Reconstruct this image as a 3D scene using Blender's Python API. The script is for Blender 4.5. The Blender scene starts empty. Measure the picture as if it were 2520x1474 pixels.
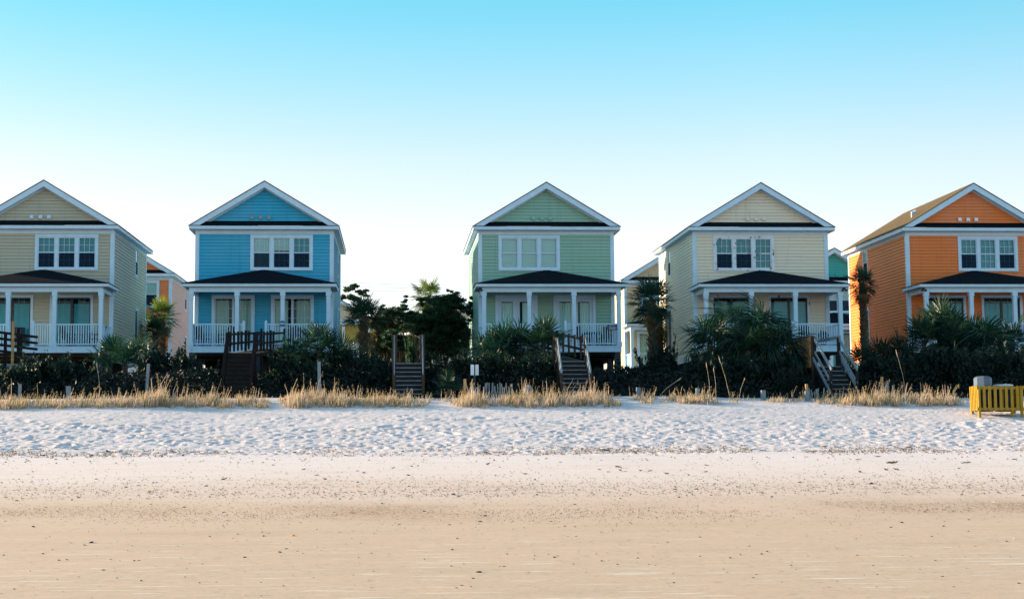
import bpy, math, random
import numpy as np
from mathutils import Vector, Matrix
R = math.radians
rnd = random.Random(11)
nrg = np.random.default_rng(5)
scene = bpy.context.scene
COL = scene.collection

# ------------------------------------------------------------------ camera
YAW, PITCH, ROLL, EYE, F = R(2.8), R(5.3), R(.25), 1.5, 3600.0
U0, V0 = 1148, 737            # principal point: the photo is a crop
FWD = Vector((math.sin(YAW)*math.cos(PITCH), math.cos(YAW)*math.cos(PITCH), math.sin(PITCH)))
RGT = Vector((math.cos(YAW), -math.sin(YAW), 0))
UPV = RGT.cross(FWD)
RGT, UPV = RGT*math.cos(ROLL)-UPV*math.sin(ROLL), UPV*math.cos(ROLL)+RGT*math.sin(ROLL)
def at(u, v, Y):
    d = FWD*F + RGT*(u-U0) + UPV*(V0-v)
    t = Y/d.y
    return Vector((d.x*t, Y, EYE+d.z*t))
def wx(u, Y): return at(u, 1000, Y).x
cd = bpy.data.cameras.new("camera"); cam = bpy.data.objects.new("camera", cd); COL.objects.link(cam)
cd.sensor_width = 36; cd.lens = F/2520*36; cd.clip_start = .1; cd.clip_end = 3000
cam.location = (0, 0, EYE)
cam.rotation_euler = Matrix((RGT, UPV, -FWD)).transposed().to_euler()
cd.shift_x = (1260-U0)/2520; cd.shift_y = (V0-737)/2520
scene.camera = cam

# ------------------------------------------------------------------ materials
def nodes_of(m):
    m.use_nodes = True
    nt = m.node_tree; nt.nodes.clear()
    out = nt.nodes.new("ShaderNodeOutputMaterial")
    return nt, out
def mat(name, col, rough=.6, var=.12, scale=3.0, bump=0, spec=.3, stretch=(1, 1, 1), bscale=None, alt=None, altlo=.5, althi=.7):
    m = bpy.data.materials.new(name); nt, out = nodes_of(m); N = nt.nodes.new; L = nt.links.new
    b = N("ShaderNodeBsdfPrincipled"); L(b.outputs[0], out.inputs[0])
    b.inputs['Roughness'].default_value = rough
    b.inputs['Specular IOR Level'].default_value = spec
    g = N("ShaderNodeNewGeometry"); mp = N("ShaderNodeMapping"); L(g.outputs['Position'], mp.inputs[0])
    mp.inputs['Scale'].default_value = stretch
    n = N("ShaderNodeTexNoise"); n.inputs['Scale'].default_value = scale; n.inputs['Detail'].default_value = 6
    L(mp.outputs[0], n.inputs[0])
    mr = N("ShaderNodeMapRange"); mr.inputs[1].default_value = .3; mr.inputs[2].default_value = .7
    mr.inputs[3].default_value = 1-var; mr.inputs[4].default_value = 1+var; L(n.outputs[0], mr.inputs[0])
    hs = N("ShaderNodeHueSaturation"); hs.inputs['Color'].default_value = (*col, 1); L(mr.outputs[0], hs.inputs['Value'])
    src = hs.outputs[0]
    if alt:
        n2 = N("ShaderNodeTexNoise"); n2.inputs['Scale'].default_value = scale*2.3; n2.inputs['Detail'].default_value = 8
        L(mp.outputs[0], n2.inputs[0])
        m2 = N("ShaderNodeMapRange"); m2.inputs[1].default_value = altlo; m2.inputs[2].default_value = althi; L(n2.outputs[0], m2.inputs[0])
        mx = N("ShaderNodeMix"); mx.data_type = 'RGBA'; L(m2.outputs[0], mx.inputs[0]); L(src, mx.inputs[6]); mx.inputs[7].default_value = (*alt, 1)
        src = mx.outputs[2]
    L(src, b.inputs['Base Color'])
    if bump:
        n3 = N("ShaderNodeTexNoise"); n3.inputs['Scale'].default_value = bscale or scale*8; n3.inputs['Detail'].default_value = 5
        L(mp.outputs[0], n3.inputs[0])
        bp = N("ShaderNodeBump"); bp.inputs['Strength'].default_value = bump; bp.inputs['Distance'].default_value = .02
        L(n3.outputs[0], bp.inputs['Height']); L(bp.outputs[0], b.inputs['Normal'])
    return m
def leafmat(name, col, col2, trans=.35, rough=.55, scale=1.2):
    m = bpy.data.materials.new(name); nt, out = nodes_of(m); N = nt.nodes.new; L = nt.links.new
    g = N("ShaderNodeNewGeometry"); n = N("ShaderNodeTexNoise"); n.inputs['Scale'].default_value = scale; n.inputs['Detail'].default_value = 4
    L(g.outputs['Position'], n.inputs[0])
    oi = N("ShaderNodeObjectInfo"); ad = N("ShaderNodeMath"); ad.operation = 'MULTIPLY_ADD'; ad.inputs[1].default_value = .3; L(oi.outputs['Random'], ad.inputs[0])
    ad.inputs[2].default_value = -.15
    a2 = N("ShaderNodeMath"); a2.operation = 'ADD'; L(n.outputs[0], a2.inputs[0]); L(ad.outputs[0], a2.inputs[1])
    mr = N("ShaderNodeMapRange"); mr.inputs[1].default_value = .35; mr.inputs[2].default_value = .7; L(a2.outputs[0], mr.inputs[0])
    mx = N("ShaderNodeMix"); mx.data_type = 'RGBA'; L(mr.outputs[0], mx.inputs[0]); mx.inputs[6].default_value = (*col, 1); mx.inputs[7].default_value = (*col2, 1)
    b = N("ShaderNodeBsdfPrincipled"); L(mx.outputs[2], b.inputs['Base Color']); b.inputs['Roughness'].default_value = rough; b.inputs['Specular IOR Level'].default_value = .25
    t = N("ShaderNodeBsdfTranslucent"); h = N("ShaderNodeHueSaturation"); h.inputs['Value'].default_value = 2.2; h.inputs['Saturation'].default_value = 1.1
    L(mx.outputs[2], h.inputs['Color']); L(h.outputs[0], t.inputs[0])
    ms = N("ShaderNodeMixShader"); ms.inputs[0].default_value = trans; L(b.outputs[0], ms.inputs[1]); L(t.outputs[0], ms.inputs[2]); L(ms.outputs[0], out.inputs[0])
    return m
def glassmat(name, ior=1.9, tint=(.8, .95, .95)):
    m = bpy.data.materials.new(name); nt, out = nodes_of(m); N = nt.nodes.new; L = nt.links.new
    fr = N("ShaderNodeFresnel"); fr.inputs[0].default_value = ior
    t = N("ShaderNodeBsdfTransparent"); t.inputs[0].default_value = (*tint, 1)
    g = N("ShaderNodeBsdfGlossy"); g.inputs['Roughness'].default_value = .03; g.inputs[0].default_value = (.75, .95, 1, 1)
    ms = N("ShaderNodeMixShader"); L(fr.outputs[0], ms.inputs[0]); L(t.outputs[0], ms.inputs[1]); L(g.outputs[0], ms.inputs[2]); L(ms.outputs[0], out.inputs[0])
    return m
def attrmat(name, attr, rough=.8, trans=0.0):
    m = bpy.data.materials.new(name); nt, out = nodes_of(m); N = nt.nodes.new; L = nt.links.new
    a = N("ShaderNodeAttribute"); a.attribute_name = attr
    b = N("ShaderNodeBsdfPrincipled"); b.inputs['Roughness'].default_value = rough; b.inputs['Specular IOR Level'].default_value = .2
    L(a.outputs['Color'], b.inputs['Base Color'])
    if trans:
        t = N("ShaderNodeBsdfTranslucent"); L(a.outputs['Color'], t.inputs[0])
        ms = N("ShaderNodeMixShader"); ms.inputs[0].default_value = trans; L(b.outputs[0], ms.inputs[1]); L(t.outputs[0], ms.inputs[2]); L(ms.outputs[0], out.inputs[0])
    else: L(b.outputs[0], out.inputs[0])
    return m

def paint(name, c, fade=None):
    """lap siding paint: bleached patches, thin vertical rain streaks, slight board to board change"""
    m = bpy.data.materials.new(name); nt, out = nodes_of(m); N = nt.nodes.new; L = nt.links.new
    b = N("ShaderNodeBsdfPrincipled"); L(b.outputs[0], out.inputs[0]); b.inputs['Roughness'].default_value = .55; b.inputs['Specular IOR Level'].default_value = .3
    g = N("ShaderNodeNewGeometry")
    def noise(scale, st, det):
        mp = N("ShaderNodeMapping"); mp.inputs['Scale'].default_value = st; L(g.outputs['Position'], mp.inputs[0])
        n = N("ShaderNodeTexNoise"); n.inputs['Scale'].default_value = scale; n.inputs['Detail'].default_value = det; L(mp.outputs[0], n.inputs[0]); return n.outputs[0]
    def mr(x, a, b_, c_, d):
        n = N("ShaderNodeMapRange"); n.inputs[1].default_value = a; n.inputs[2].default_value = b_; n.inputs[3].default_value = c_; n.inputs[4].default_value = d; L(x, n.inputs[0]); return n.outputs[0]
    def mx(f, a, c_):
        n = N("ShaderNodeMix"); n.data_type = 'RGBA'; L(f, n.inputs[0])
        for k, q in ((6, a), (7, c_)):
            if isinstance(q, tuple): n.inputs[k].default_value = (*q, 1)
            else: L(q, n.inputs[k])
        return n.outputs[2]
    fade = fade or tuple(min(.85, x*.8+.13) for x in c)
    col = mx(mr(noise(.33, (1, 1, .8), 4), .42, .66, 0, .55), c, fade)
    col = mx(mr(noise(1.0, (5, 5, .35), 4), .55, .75, 0, .30), col, tuple(x*.55 for x in c))
    col = mx(mr(noise(1.0, (.5, .5, 5.95), 1), .4, .6, 0, .16), col, tuple(x*.7 for x in c))
    L(col, b.inputs['Base Color'])
    bp = N("ShaderNodeBump"); bp.inputs['Strength'].default_value = .12; bp.inputs['Distance'].default_value = .02; L(noise(14, (.4, .4, 2), 4), bp.inputs['Height']); L(bp.outputs[0], b.inputs['Normal'])
    return m
TRIM = mat("white_trim", (.54, .72, .86), .5, .06, 2.5, .05)
TRIMW = mat("weathered_trim", (.66, .75, .82), .6, .08, 2.2, .2, alt=(.16, .15, .14), altlo=.60, althi=.64)
SHINGLE = mat("dark_shingles", (.008, .012, .017), .95, .4, 9, .6, .04, (1, 1, 1), 30)
ROOFM = mat("brown_shingles", (.10, .070, .035), .9, .35, 7, .6, .15, (1, 1, 1), 26)
CEIL = mat("porch_ceiling", (.28, .36, .38), .6, .06)
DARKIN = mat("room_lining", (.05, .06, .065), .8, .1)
GLASS = glassmat("window_glass", 1.45)
GLASSD = glassmat("door_glass", 1.4)
BLINDM = mat("pale_blind", (.70, .84, .83), .7, .04, 2, .3, .2, (.05, .05, 12), 4)
BLINDT = mat("teal_shade_reflection", (.06, .38, .46), .6, .06, 2)  # teal of door shades; on sash blinds it carries sky reflection as colour
CURTM = mat("curtain_cloth", (.50, .62, .56), .8, .12, 2.5, .3, .1, (9, 1, .1), 5)
SCREENM = bpy.data.materials.new("insect_screen"); _nt, _o = nodes_of(SCREENM)
_t = _nt.nodes.new("ShaderNodeBsdfTransparent"); _d = _nt.nodes.new("ShaderNodeBsdfDiffuse"); _d.inputs[0].default_value = (.010, .030, .055, 1); _m = _nt.nodes.new("ShaderNodeMixShader"); _m.inputs[0].default_value = .78
_nt.links.new(_t.outputs[0], _m.inputs[1]); _nt.links.new(_d.outputs[0], _m.inputs[2]); _nt.links.new(_m.outputs[0], _o.inputs[0])
PIERM = mat("pier_timber", (.045, .055, .065), .8, .2, 4, .3)
LATTM = mat("dark_timber", (.012, .012, .012), .85, .3, 3, .3)
FURN = mat("dark_furniture", (.012, .014, .018), .5, .1)
WOODRED = mat("redwood_timber", (.012, .007, .007), .75, .3, 3, .4, .2, (1, 1, .3))
WOODBRN = mat("brown_timber", (.055, .038, .026), .8, .3, 3, .4, .2, (1, 1, .3))
WOODGREY = mat("weathered_grey_timber", (.19, .235, .275), .8, .25, 4, .4, .2, (1, 1, .3))
WOODTAN = mat("tan_plank", (.42, .25, .11), .7, .25, 3, .3, .2, (.4, .4, 3))
YELLOW = mat("yellow_paint", (.35, .20, .003), .5, .12, 5, .2, .35, alt=(.16, .09, .02), altlo=.62, althi=.74)
CANM = mat("grey_plastic", (.09, .125, .17), .45, .08, 4, .05)
CANBLUE = mat("navy_plastic", (.006, .014, .035), .4, .1)
LIDM = mat("pale_lid_plastic", (.62, .62, .66), .4, .06)
METAL = mat("dark_metal", (.05, .055, .06), .4, .1)
SIGNBLUE = mat("navy_sign_board", (.01, .04, .10), .4, .05)
SIGNTEAL = mat("blue_plaque", (.03, .16, .30), .4, .05)
SIGNWHITE = mat("sign_white", (.8, .82, .85), .5, .04)
FROND = leafmat("palm_frond_leaf", (.007, .028, .020), (.020, .050, .024), .25, .4)
FRONDY = leafmat("sunlit_frond_leaf", (.06, .10, .02), (.12, .13, .025), .4, .45)  # lit copy of the frond leaf: sunshine put in as brighter, yellower colour
DEADF = leafmat("dead_frond", (.10, .075, .04), (.17, .12, .06), .2, .8)
BOOT = mat("palm_trunk", (.085, .065, .045), .9, .4, 6, .8, .1, (1, 1, 1), 18)
BARK = mat("bark", (.05, .04, .03), .9, .3, 6, .6)
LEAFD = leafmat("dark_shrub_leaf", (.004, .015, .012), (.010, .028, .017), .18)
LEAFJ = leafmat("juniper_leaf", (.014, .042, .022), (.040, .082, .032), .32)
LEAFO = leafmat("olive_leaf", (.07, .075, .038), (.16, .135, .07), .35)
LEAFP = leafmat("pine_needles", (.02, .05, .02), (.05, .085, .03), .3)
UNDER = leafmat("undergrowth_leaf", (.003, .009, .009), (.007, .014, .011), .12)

# ------------------------------------------------------------------ mesh helpers
class MB:
    def __init__(s, M=None): s.v = []; s.f = []; s.M = M
    def add(s, vs, fs):
        o = len(s.v)
        s.v += [tuple(s.M @ Vector(p)) if s.M else tuple(p) for p in vs]
        s.f += [tuple(i+o for i in f) for f in fs]
    def box(s, x0, x1, y0, y1, z0, z1):
        if x0 > x1: x0, x1 = x1, x0
        if y0 > y1: y0, y1 = y1, y0
        s.add([(x0,y0,z0),(x1,y0,z0),(x1,y1,z0),(x0,y1,z0),(x0,y0,z1),(x1,y0,z1),(x1,y1,z1),(x0,y1,z1)],
              [(0,3,2,1),(4,5,6,7),(0,1,5,4),(1,2,6,5),(2,3,7,6),(3,0,4,7)]); return s
    def hexa(s, b, t):
        s.add(list(b)+list(t), [(3,2,1,0),(4,5,6,7),(0,1,5,4),(1,2,6,5),(2,3,7,6),(3,0,4,7)]); return s
    def beam(s, p, q, w, h, up=(0,0,1)):
        p = Vector(p); q = Vector(q); d = (q-p).normalized(); u = Vector(up)
        if abs(d.dot(u)) > .98: u = Vector((0,1,0))
        a = d.cross(u).normalized()*w/2; b = a.cross(d).normalized()*h/2
        s.hexa([p-a-b, p+a-b, p+a+b, p-a+b], [q-a-b, q+a-b, q+a+b, q-a+b]); return s
    def tube(s, pts, rad, n=8, cap=True):
        vs = []; fs = []
        pts = [Vector(p) for p in pts]
        for i, p in enumerate(pts):
            d = (pts[min(i+1, len(pts)-1)]-pts[max(i-1, 0)]).normalized()
            u = Vector((0,0,1)) if abs(d.z) < .9 else Vector((1,0,0))
            a = d.cross(u).normalized(); b = d.cross(a)
            r = rad[i] if hasattr(rad, '__len__') else rad
            for k in range(n):
                t = 2*math.pi*k/n; vs.append(p+a*math.cos(t)*r+b*math.sin(t)*r)
        for i in range(len(pts)-1):
            for k in range(n): fs.append((i*n+k, i*n+(k+1)%n, (i+1)*n+(k+1)%n, (i+1)*n+k))
        if cap: fs.append(tuple(range(n))[::-1]); fs.append(tuple(range((len(pts)-1)*n, len(pts)*n)))
        s.add(vs, fs); return s
    def quad(s, a, b, c, d): s.add([a,b,c,d], [(0,1,2,3)]); return s
    def mesh(s, name, m):
        me = bpy.data.meshes.new(name); me.from_pydata(s.v, [], s.f); me.update()
        if m: me.materials.append(m)
        return me
    def build(s, name, m, parent=None, loc=(0,0,0), label=None):
        o = bpy.data.objects.new(name, s.mesh(name, m)); COL.objects.link(o); o.location = loc
        if parent: o.parent = parent
        if label: o['label'] = label
        return o
def np_mesh(name, V, Q, m, cols=None, smooth=False):
    me = bpy.data.meshes.new(name); n = Q.shape[1]
    me.vertices.add(len(V)); me.vertices.foreach_set('co', np.ascontiguousarray(V, np.float32).ravel())
    me.loops.add(Q.size); me.loops.foreach_set('vertex_index', np.ascontiguousarray(Q, np.int32).ravel())
    me.polygons.add(len(Q)); me.polygons.foreach_set('loop_start', np.arange(0, Q.size, n, dtype=np.int32))
    if smooth: me.polygons.foreach_set('use_smooth', np.ones(len(Q), bool))
    me.update(calc_edges=True); me.validate()
    if cols is not None:
        a = me.color_attributes.new('tone', 'FLOAT_COLOR', 'POINT'); a.data.foreach_set('color', np.ascontiguousarray(cols, np.float32).ravel())
    if m: me.materials.append(m)
    return me
def obj(name, me, parent=None, loc=(0,0,0), rot=None, sc=None):
    o = bpy.data.objects.new(name, me); COL.objects.link(o); o.location = loc
    if rot is not None: o.rotation_euler = rot
    if sc is not None: o.scale = (sc, sc, sc) if not hasattr(sc, '__len__') else sc
    if parent: o.parent = parent
    return o
def tag(o, label, cat, group=None):
    o['label'] = label; o['category'] = cat
    if group: o['group'] = group
    return o
def thing(name, label, cat, loc=(0,0,0), rz=0, group=None):
    o = bpy.data.objects.new(name, None); COL.objects.link(o); o.location = loc; o.rotation_euler = (0,0,rz); o.empty_display_size = .2
    return tag(o, label, cat, group)
def smoothed(o):
    for p in o.data.polygons: p.use_smooth = True
    return o

# ------------------------------------------------------------------ noise + ground
def vnoise(x, y, seed=0):
    xi = np.floor(x).astype(np.int64); yi = np.floor(y).astype(np.int64); fx = x-xi; fy = y-yi
    fx = fx*fx*(3-2*fx); fy = fy*fy*(3-2*fy)
    def h(a, b):
        n = (a*374761393 + b*668265263 + seed*1442695041) & 0xffffffff
        n = ((n ^ (n >> 13))*1274126177) & 0xffffffff
        return ((n ^ (n >> 16)) & 0xffff)/65535.0
    return (h(xi,yi)*(1-fx)+h(xi+1,yi)*fx)*(1-fy)+(h(xi,yi+1)*(1-fx)+h(xi+1,yi+1)*fx)*fy
def fbm(x, y, seed=0, oct=4):
    s = 0; a = .5
    for k in range(oct): s = s+a*(vnoise(x*2**k, y*2**k, seed+k)-.5); a *= .5
    return s
PY = np.array([-400, -60, 0, 14, 30, 42, 45.5, 50, 54, 56.5, 60, 66, 74, 900])
PZ = np.array([-6, -1.6, -.25, 0, .45, .84, 1.02, 1.82, 2.62, 2.92, 3.08, 3.2, 3.2, 3.2])
def prof(y):
    return sum(np.interp(y+d, PY, PZ)*w for d, w in ((-1.2, .2), (-.6, .2), (0, .2), (.6, .2), (1.2, .2)))
def sstep(a, b, x):
    t = np.clip((x-a)/(b-a), 0, 1); return t*t*(3-2*t)
def zg(x, y):
    x = np.asarray(x, float); y = np.asarray(y, float)
    und = .18*fbm(x*.11, y*.08, 3, 3)*sstep(45, 52, y)*2
    return prof(y + .9*fbm(x*.09, y*0+.3, 9, 2)*sstep(44, 50, y)) + und*.6
def ground():
    xs = np.concatenate([[-900, -400, -200, -100, -60, -40], np.arange(-27, 42, .085), [50, 70, 110, 200, 400, 900]])
    ys = np.concatenate([[-400, -200, -60, -20, 0, 6, 9], np.arange(11, 30, .12), np.arange(30, 42, .1), np.arange(42, 56, .07), np.arange(56, 62, .25), np.arange(62, 110, 2.5), [130, 160, 220, 320, 500, 900]])
    X, Y = np.meshgrid(xs, ys); Z = zg(X, Y)
    dense = (X > -27.5) & (X < 42.5)
    soft = sstep(43.6, 45.4, Y+1.6*fbm(X*.16, Y*.2, 21, 4))*(1-.72*sstep(49.5, 53, Y))*dense
    Z = Z + soft*(.05*fbm(X*.45, Y*.8, 31, 4) + .05*fbm(X*3.2, Y*3.2, 41, 3))
    hard = (1-sstep(42, 45, Y))*(Y > 10.5)*dense
    Z = Z + hard*(.016*fbm(X*.4, Y*1.2, 51, 4)+.003*fbm(X*4, Y*4, 61, 2))
    x0, dx = -27, .085
    prints = []
    for k in range(130):      # walking trails
        px, py, ang = nrg.uniform(-26, 38), nrg.uniform(43.8, 52.5), nrg.normal(0, .35)+(math.pi if nrg.random() < .5 else 0)
        if k % 7 == 0: ang += 1.3
        dp = nrg.uniform(.035, .075)
        for q in range(int(nrg.uniform(12, 46))):
            px += .62*math.cos(ang); py += .62*math.sin(ang); ang += nrg.normal(0, .06); sd_ = .11*(1 if q % 2 else -1)
            prints.append((px-sd_*math.sin(ang), py+sd_*math.cos(ang), nrg.uniform(.055, .075), nrg.uniform(1.7, 2.3), ang, dp*nrg.uniform(.6, 1.2)))
    for k in range(3600):
        r = nrg.uniform(.045, .095)*(2.4 if k % 90 == 0 else 1)
        prints.append((nrg.uniform(-24, 38), nrg.uniform(43.8, 53.4), r, nrg.uniform(1, 1.9), nrg.uniform(0, 3.14), nrg.uniform(.018, .058)*(2.2 if k % 60 == 0 else 1)))
    for (px, py, r, e, ang, dep) in prints:
        if not 43.2 < py < 54.5: continue
        dep *= 1-.65*float(sstep(49.3, 52, py))
        m = r*e*2.6
        i0 = np.searchsorted(xs, px-m); i1 = np.searchsorted(xs, px+m); j0 = np.searchsorted(ys, py-m); j1 = np.searchsorted(ys, py+m)
        if i1-i0 < 2 or j1-j0 < 2: continue
        ax = X[j0:j1, i0:i1]-px; ay = Y[j0:j1, i0:i1]-py
        c, s = math.cos(ang), math.sin(ang)
        d2 = ((ax*c+ay*s)/(r*e))**2+((-ax*s+ay*c)/r)**2
        Z[j0:j1, i0:i1] += -dep*np.exp(-d2*1.6)+dep*.35*np.exp(-(np.sqrt(d2)-1.45)**2*5)
    V = np.stack([X, Y, Z], -1).reshape(-1, 3)
    ny, nx = X.shape; I = np.arange(nx*ny).reshape(ny, nx)
    Q = np.stack([I[:-1,:-1], I[:-1,1:], I[1:,1:], I[1:,:-1]], -1).reshape(-1, 4)
    m = bpy.data.materials.new("sand"); nt, out = nodes_of(m); N = nt.nodes.new; L = nt.links.new
    b = N("ShaderNodeBsdfPrincipled"); L(b.outputs[0], out.inputs[0]); b.inputs['Roughness'].default_value = .95; b.inputs['Specular IOR Level'].default_value = .1
    g = N("ShaderNodeNewGeometry"); sp = N("ShaderNodeSeparateXYZ"); L(g.outputs['Position'], sp.inputs[0])
    def noise(scale, st, det=5, w=None):
        mp = N("ShaderNodeMapping"); mp.inputs['Scale'].default_value = st; L(g.outputs['Position'], mp.inputs[0])
        n = N("ShaderNodeTexNoise"); n.inputs['Scale'].default_value = scale; n.inputs['Detail'].default_value = det; L(mp.outputs[0], n.inputs[0]); return n.outputs[0]
    def math_(op, a, b_, c=None):
        n = N("ShaderNodeMath"); n.operation = op
        for i, q in enumerate((a, b_, c)):
            if q is None: continue
            if isinstance(q, (int, float)): n.inputs[i].default_value = q
            else: L(q, n.inputs[i])
        return n.outputs[0]
    def mrange(x, a, b_, c=0, d=1):
        n = N("ShaderNodeMapRange"); n.inputs[1].default_value = a; n.inputs[2].default_value = b_; n.inputs[3].default_value = c; n.inputs[4].default_value = d
        L(x, n.inputs[0]); return n.outputs[0]
    def mixc(f, a, c):
        n = N("ShaderNodeMix"); n.data_type = 'RGBA'
        if isinstance(f, float): n.inputs[0].default_value = f
        else: L(f, n.inputs[0])
        for i, q in ((6, a), (7, c)):
            if isinstance(q, tuple): n.inputs[i].default_value = (*q, 1)
            else: L(q, n.inputs[i])
        return n.outputs[2]
    wob = noise(.35, (.5, .5, 0), 4)
    yw = math_('MULTIPLY_ADD', wob, 7.0, math_('ADD', sp.outputs['Y'], -3.5))
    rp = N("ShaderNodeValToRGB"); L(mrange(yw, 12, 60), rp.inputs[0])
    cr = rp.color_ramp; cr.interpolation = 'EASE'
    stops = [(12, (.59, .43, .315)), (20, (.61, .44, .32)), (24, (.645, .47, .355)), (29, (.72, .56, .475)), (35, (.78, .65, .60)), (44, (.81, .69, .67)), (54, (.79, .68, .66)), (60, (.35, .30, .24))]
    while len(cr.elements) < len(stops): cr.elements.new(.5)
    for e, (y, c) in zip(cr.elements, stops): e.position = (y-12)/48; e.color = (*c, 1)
    col = rp.outputs[0]
    # brown shell grit lying in a wavering band at the high-water line
    bandw = noise(.22, (1, .35, 0), 4)
    yb = math_('MULTIPLY_ADD', noise(.18, (1, .2, 0), 2), 5.0, math_('ADD', sp.outputs['Y'], -2.5))
    band = math_('MULTIPLY', mrange(yb, 21.4, 23.2), mrange(yb, 26.5, 24.6))
    patch = math_('MULTIPLY', band, mrange(bandw, .44, .60))
    grit = mrange(noise(15, (1, .8, 1), 3), .40, .60)
    col = mixc(math_('MULTIPLY', patch, math_('MULTIPLY_ADD', grit, .55, .12)), col, (.30, .165, .075))
    # pale wash streaks on the damp flat
    st = noise(1.0, (.95, 11, 0), 3)
    stm = math_('MULTIPLY', mrange(st, .60, .68), mrange(sp.outputs['Y'], 22, 17))
    col = mixc(math_('MULTIPLY', stm, .65), col, (.86, .78, .68))
    col = mixc(math_('MULTIPLY', mrange(noise(.7, (.35, 2.2, 0), 5), .5, .75), .22), col, (.36, .28, .20))
    # fine dark specks of shell and weed in bands
    sk = mrange(noise(11, (.55, 1.3, 0), 3), .60, .66)
    bands = math_('ADD', math_('ADD', math_('MULTIPLY', mrange(yw, 26.5, 28), mrange(yw, 31, 29.5)), math_('MULTIPLY', mrange(yw, 43, 44), mrange(yw, 46.8, 45.6))), .32)
    col = mixc(math_('MULTIPLY', sk, math_('MULTIPLY', bands, .8)), col, (.12, .10, .09))
    fine = noise(60, (1, 1, 1), 2)
    col = mixc(math_('MULTIPLY', mrange(fine, .35, .65), .16), col, (.30, .24, .18))
    L(col, b.inputs['Base Color'])
    bp = N("ShaderNodeBump"); bp.inputs['Distance'].default_value = .03; L(mrange(sp.outputs['Y'], 34, 44, .12, .4), bp.inputs['Strength'])
    L(noise(9, (1, 1, 1), 6), bp.inputs['Height']); L(bp.outputs[0], b.inputs['Normal'])
    o = obj("ground", np_mesh("ground", V, Q, m, smooth=True)); o['kind'] = 'structure'
ground()
def gz(x, y): return float(zg(x, y))

# ------------------------------------------------------------------ house kit
def lap(mb, x0, x1, z0, z1, holes=(), ex=.168, prof_=None):
    """clapboards on the plane y=0 facing -y"""
    n = max(1, round((z1-z0)/ex)); h = (z1-z0)/n; lip = .016
    for i in range(n):
        a, b = z0+i*h, z0+(i+1)*h; mid = (a+b)/2
        segs = [(x0, x1)] if prof_ is None else [(-prof_(mid), prof_(mid))]
        for (hx0, hx1, hz0, hz1) in holes:
            if hz0 < mid < hz1:
                ns = []
                for (s, e) in segs:
                    if hx1 <= s or hx0 >= e: ns.append((s, e)); continue
                    if hx0 > s: ns.append((s, hx0))
                    if hx1 < e: ns.append((hx1, e))
                segs = ns
        for (s, e) in segs:
            if e-s < .01: continue
            mb.add([(s,-.034,a+lip),(e,-.034,a+lip),(e,-.012,b),(s,-.012,b),(s,.02,a+lip),(e,.02,a+lip),(s,.02,a-.01),(e,.02,a-.01),(s,.02,b),(e,.02,b)], [(0,1,2,3),(4,5,1,0),(6,7,5,4),(3,2,9,8)])
def window(parent, M, w, h, units, cols=3, rows=2, blinds=None, screens=None, grid=True, trim=None, flat=False):
    trim = trim or TRIM
    cb = .14 if not flat else .09; mb = MB(M @ Matrix.Diagonal((1, .4, 1, 1))) if flat else MB(M)
    if flat: M = M @ Matrix.Diagonal((1, .4, 1, 1)) @ Matrix.Translation((0, -.045, 0))
    mb.box(-w/2, -w/2+cb, -.065, .09, -h/2, h/2); mb.box(w/2-cb, w/2, -.065, .09, -h/2, h/2)
    mb.box(-w/2+cb, w/2-cb, -.062, .09, h/2-cb, h/2); mb.box(-w/2+cb, w/2-cb, -.095, .09, -h/2, -h/2+cb*.85)
    iw = w-2*cb; mul = .15 if units > 1 else 0; uw = (iw-mul*(units-1))/units
    zb, zt = -h/2+cb*.85, h/2-cb
    for k in range(1, units):
        x = -w/2+cb+k*uw+(k-1)*mul; mb.box(x, x+mul, -.058, .09, zb, zt)
    win = mb.build("window", trim, parent)
    zm = (zb+zt)/2
    for k in range(units):
        x0 = -w/2+cb+k*(uw+mul); x1 = x0+uw; s = MB(M); fr = .05
        for (a, b, yy) in ((zb, zm+.02, -.012), (zm-.02, zt, -.03)):
            s.box(x0, x0+fr, yy, yy+.04, a, b); s.box(x1-fr, x1, yy, yy+.04, a, b)
            s.box(x0+fr, x1-fr, yy+.002, yy+.038, a, a+fr); s.box(x0+fr, x1-fr, yy+.002, yy+.038, b-fr, b)
            if grid is True or (grid == 'top' and a > zb):
                for i in range(1, cols):
                    xx = x0+fr+(uw-2*fr)*i/cols; s.box(xx-.009, xx+.009, yy+.006, yy+.03, a+fr, b-fr)
                for j in range(1, rows):
                    zz = a+fr+(b-a-2*fr)*j/rows; s.box(x0+fr, x1-fr, yy+.008, yy+.028, zz-.009, zz+.009)
        s.build("sash", trim, win)
        MB(M).quad((x0+.01,.03,zb),(x1-.01,.03,zb),(x1-.01,.03,zt),(x0+.01,.03,zt)).build("pane", GLASS, win)
        bl = blinds[k] if blinds else None
        if bl:
            z0 = zb if bl[0] == 'full' else (zm-.02 if len(bl) < 3 else zt-(zt-zb)*bl[2])
            b = MB(M); n = 22 if bl[0] == 'full' else 11
            for i in range(n):
                a = z0+(zt-z0)*i/n; c = z0+(zt-z0)*(i+1)/n
                b.quad((x0+.02,.10,a),(x1-.02,.10,a),(x1-.02,.075,c),(x0+.02,.075,c))
            b.build("blind", bl[1], win)
        if screens is None or screens[k]:
            MB(M).quad((x0+.045,-.018,zb+.045),(x1-.045,-.018,zb+.045),(x1-.045,-.018,zm-.02),(x0+.045,-.018,zm-.02)).build("insect_screen", SCREENM, win)
    return win
def curtain(mb, x0, x1, z0, z1, y, amp=.03, wl=.11):
    n = max(4, int((x1-x0)/.028)); vs = []
    for i in range(n+1):
        x = x0+(x1-x0)*i/n; yy = y+amp*math.sin(x/wl*6.28+.8*math.sin(x*5)); vs += [(x, yy, z0), (x, yy, z1)]
    mb.add(vs, [(2*i, 2*i+2, 2*i+3, 2*i+1) for i in range(n)])
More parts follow.
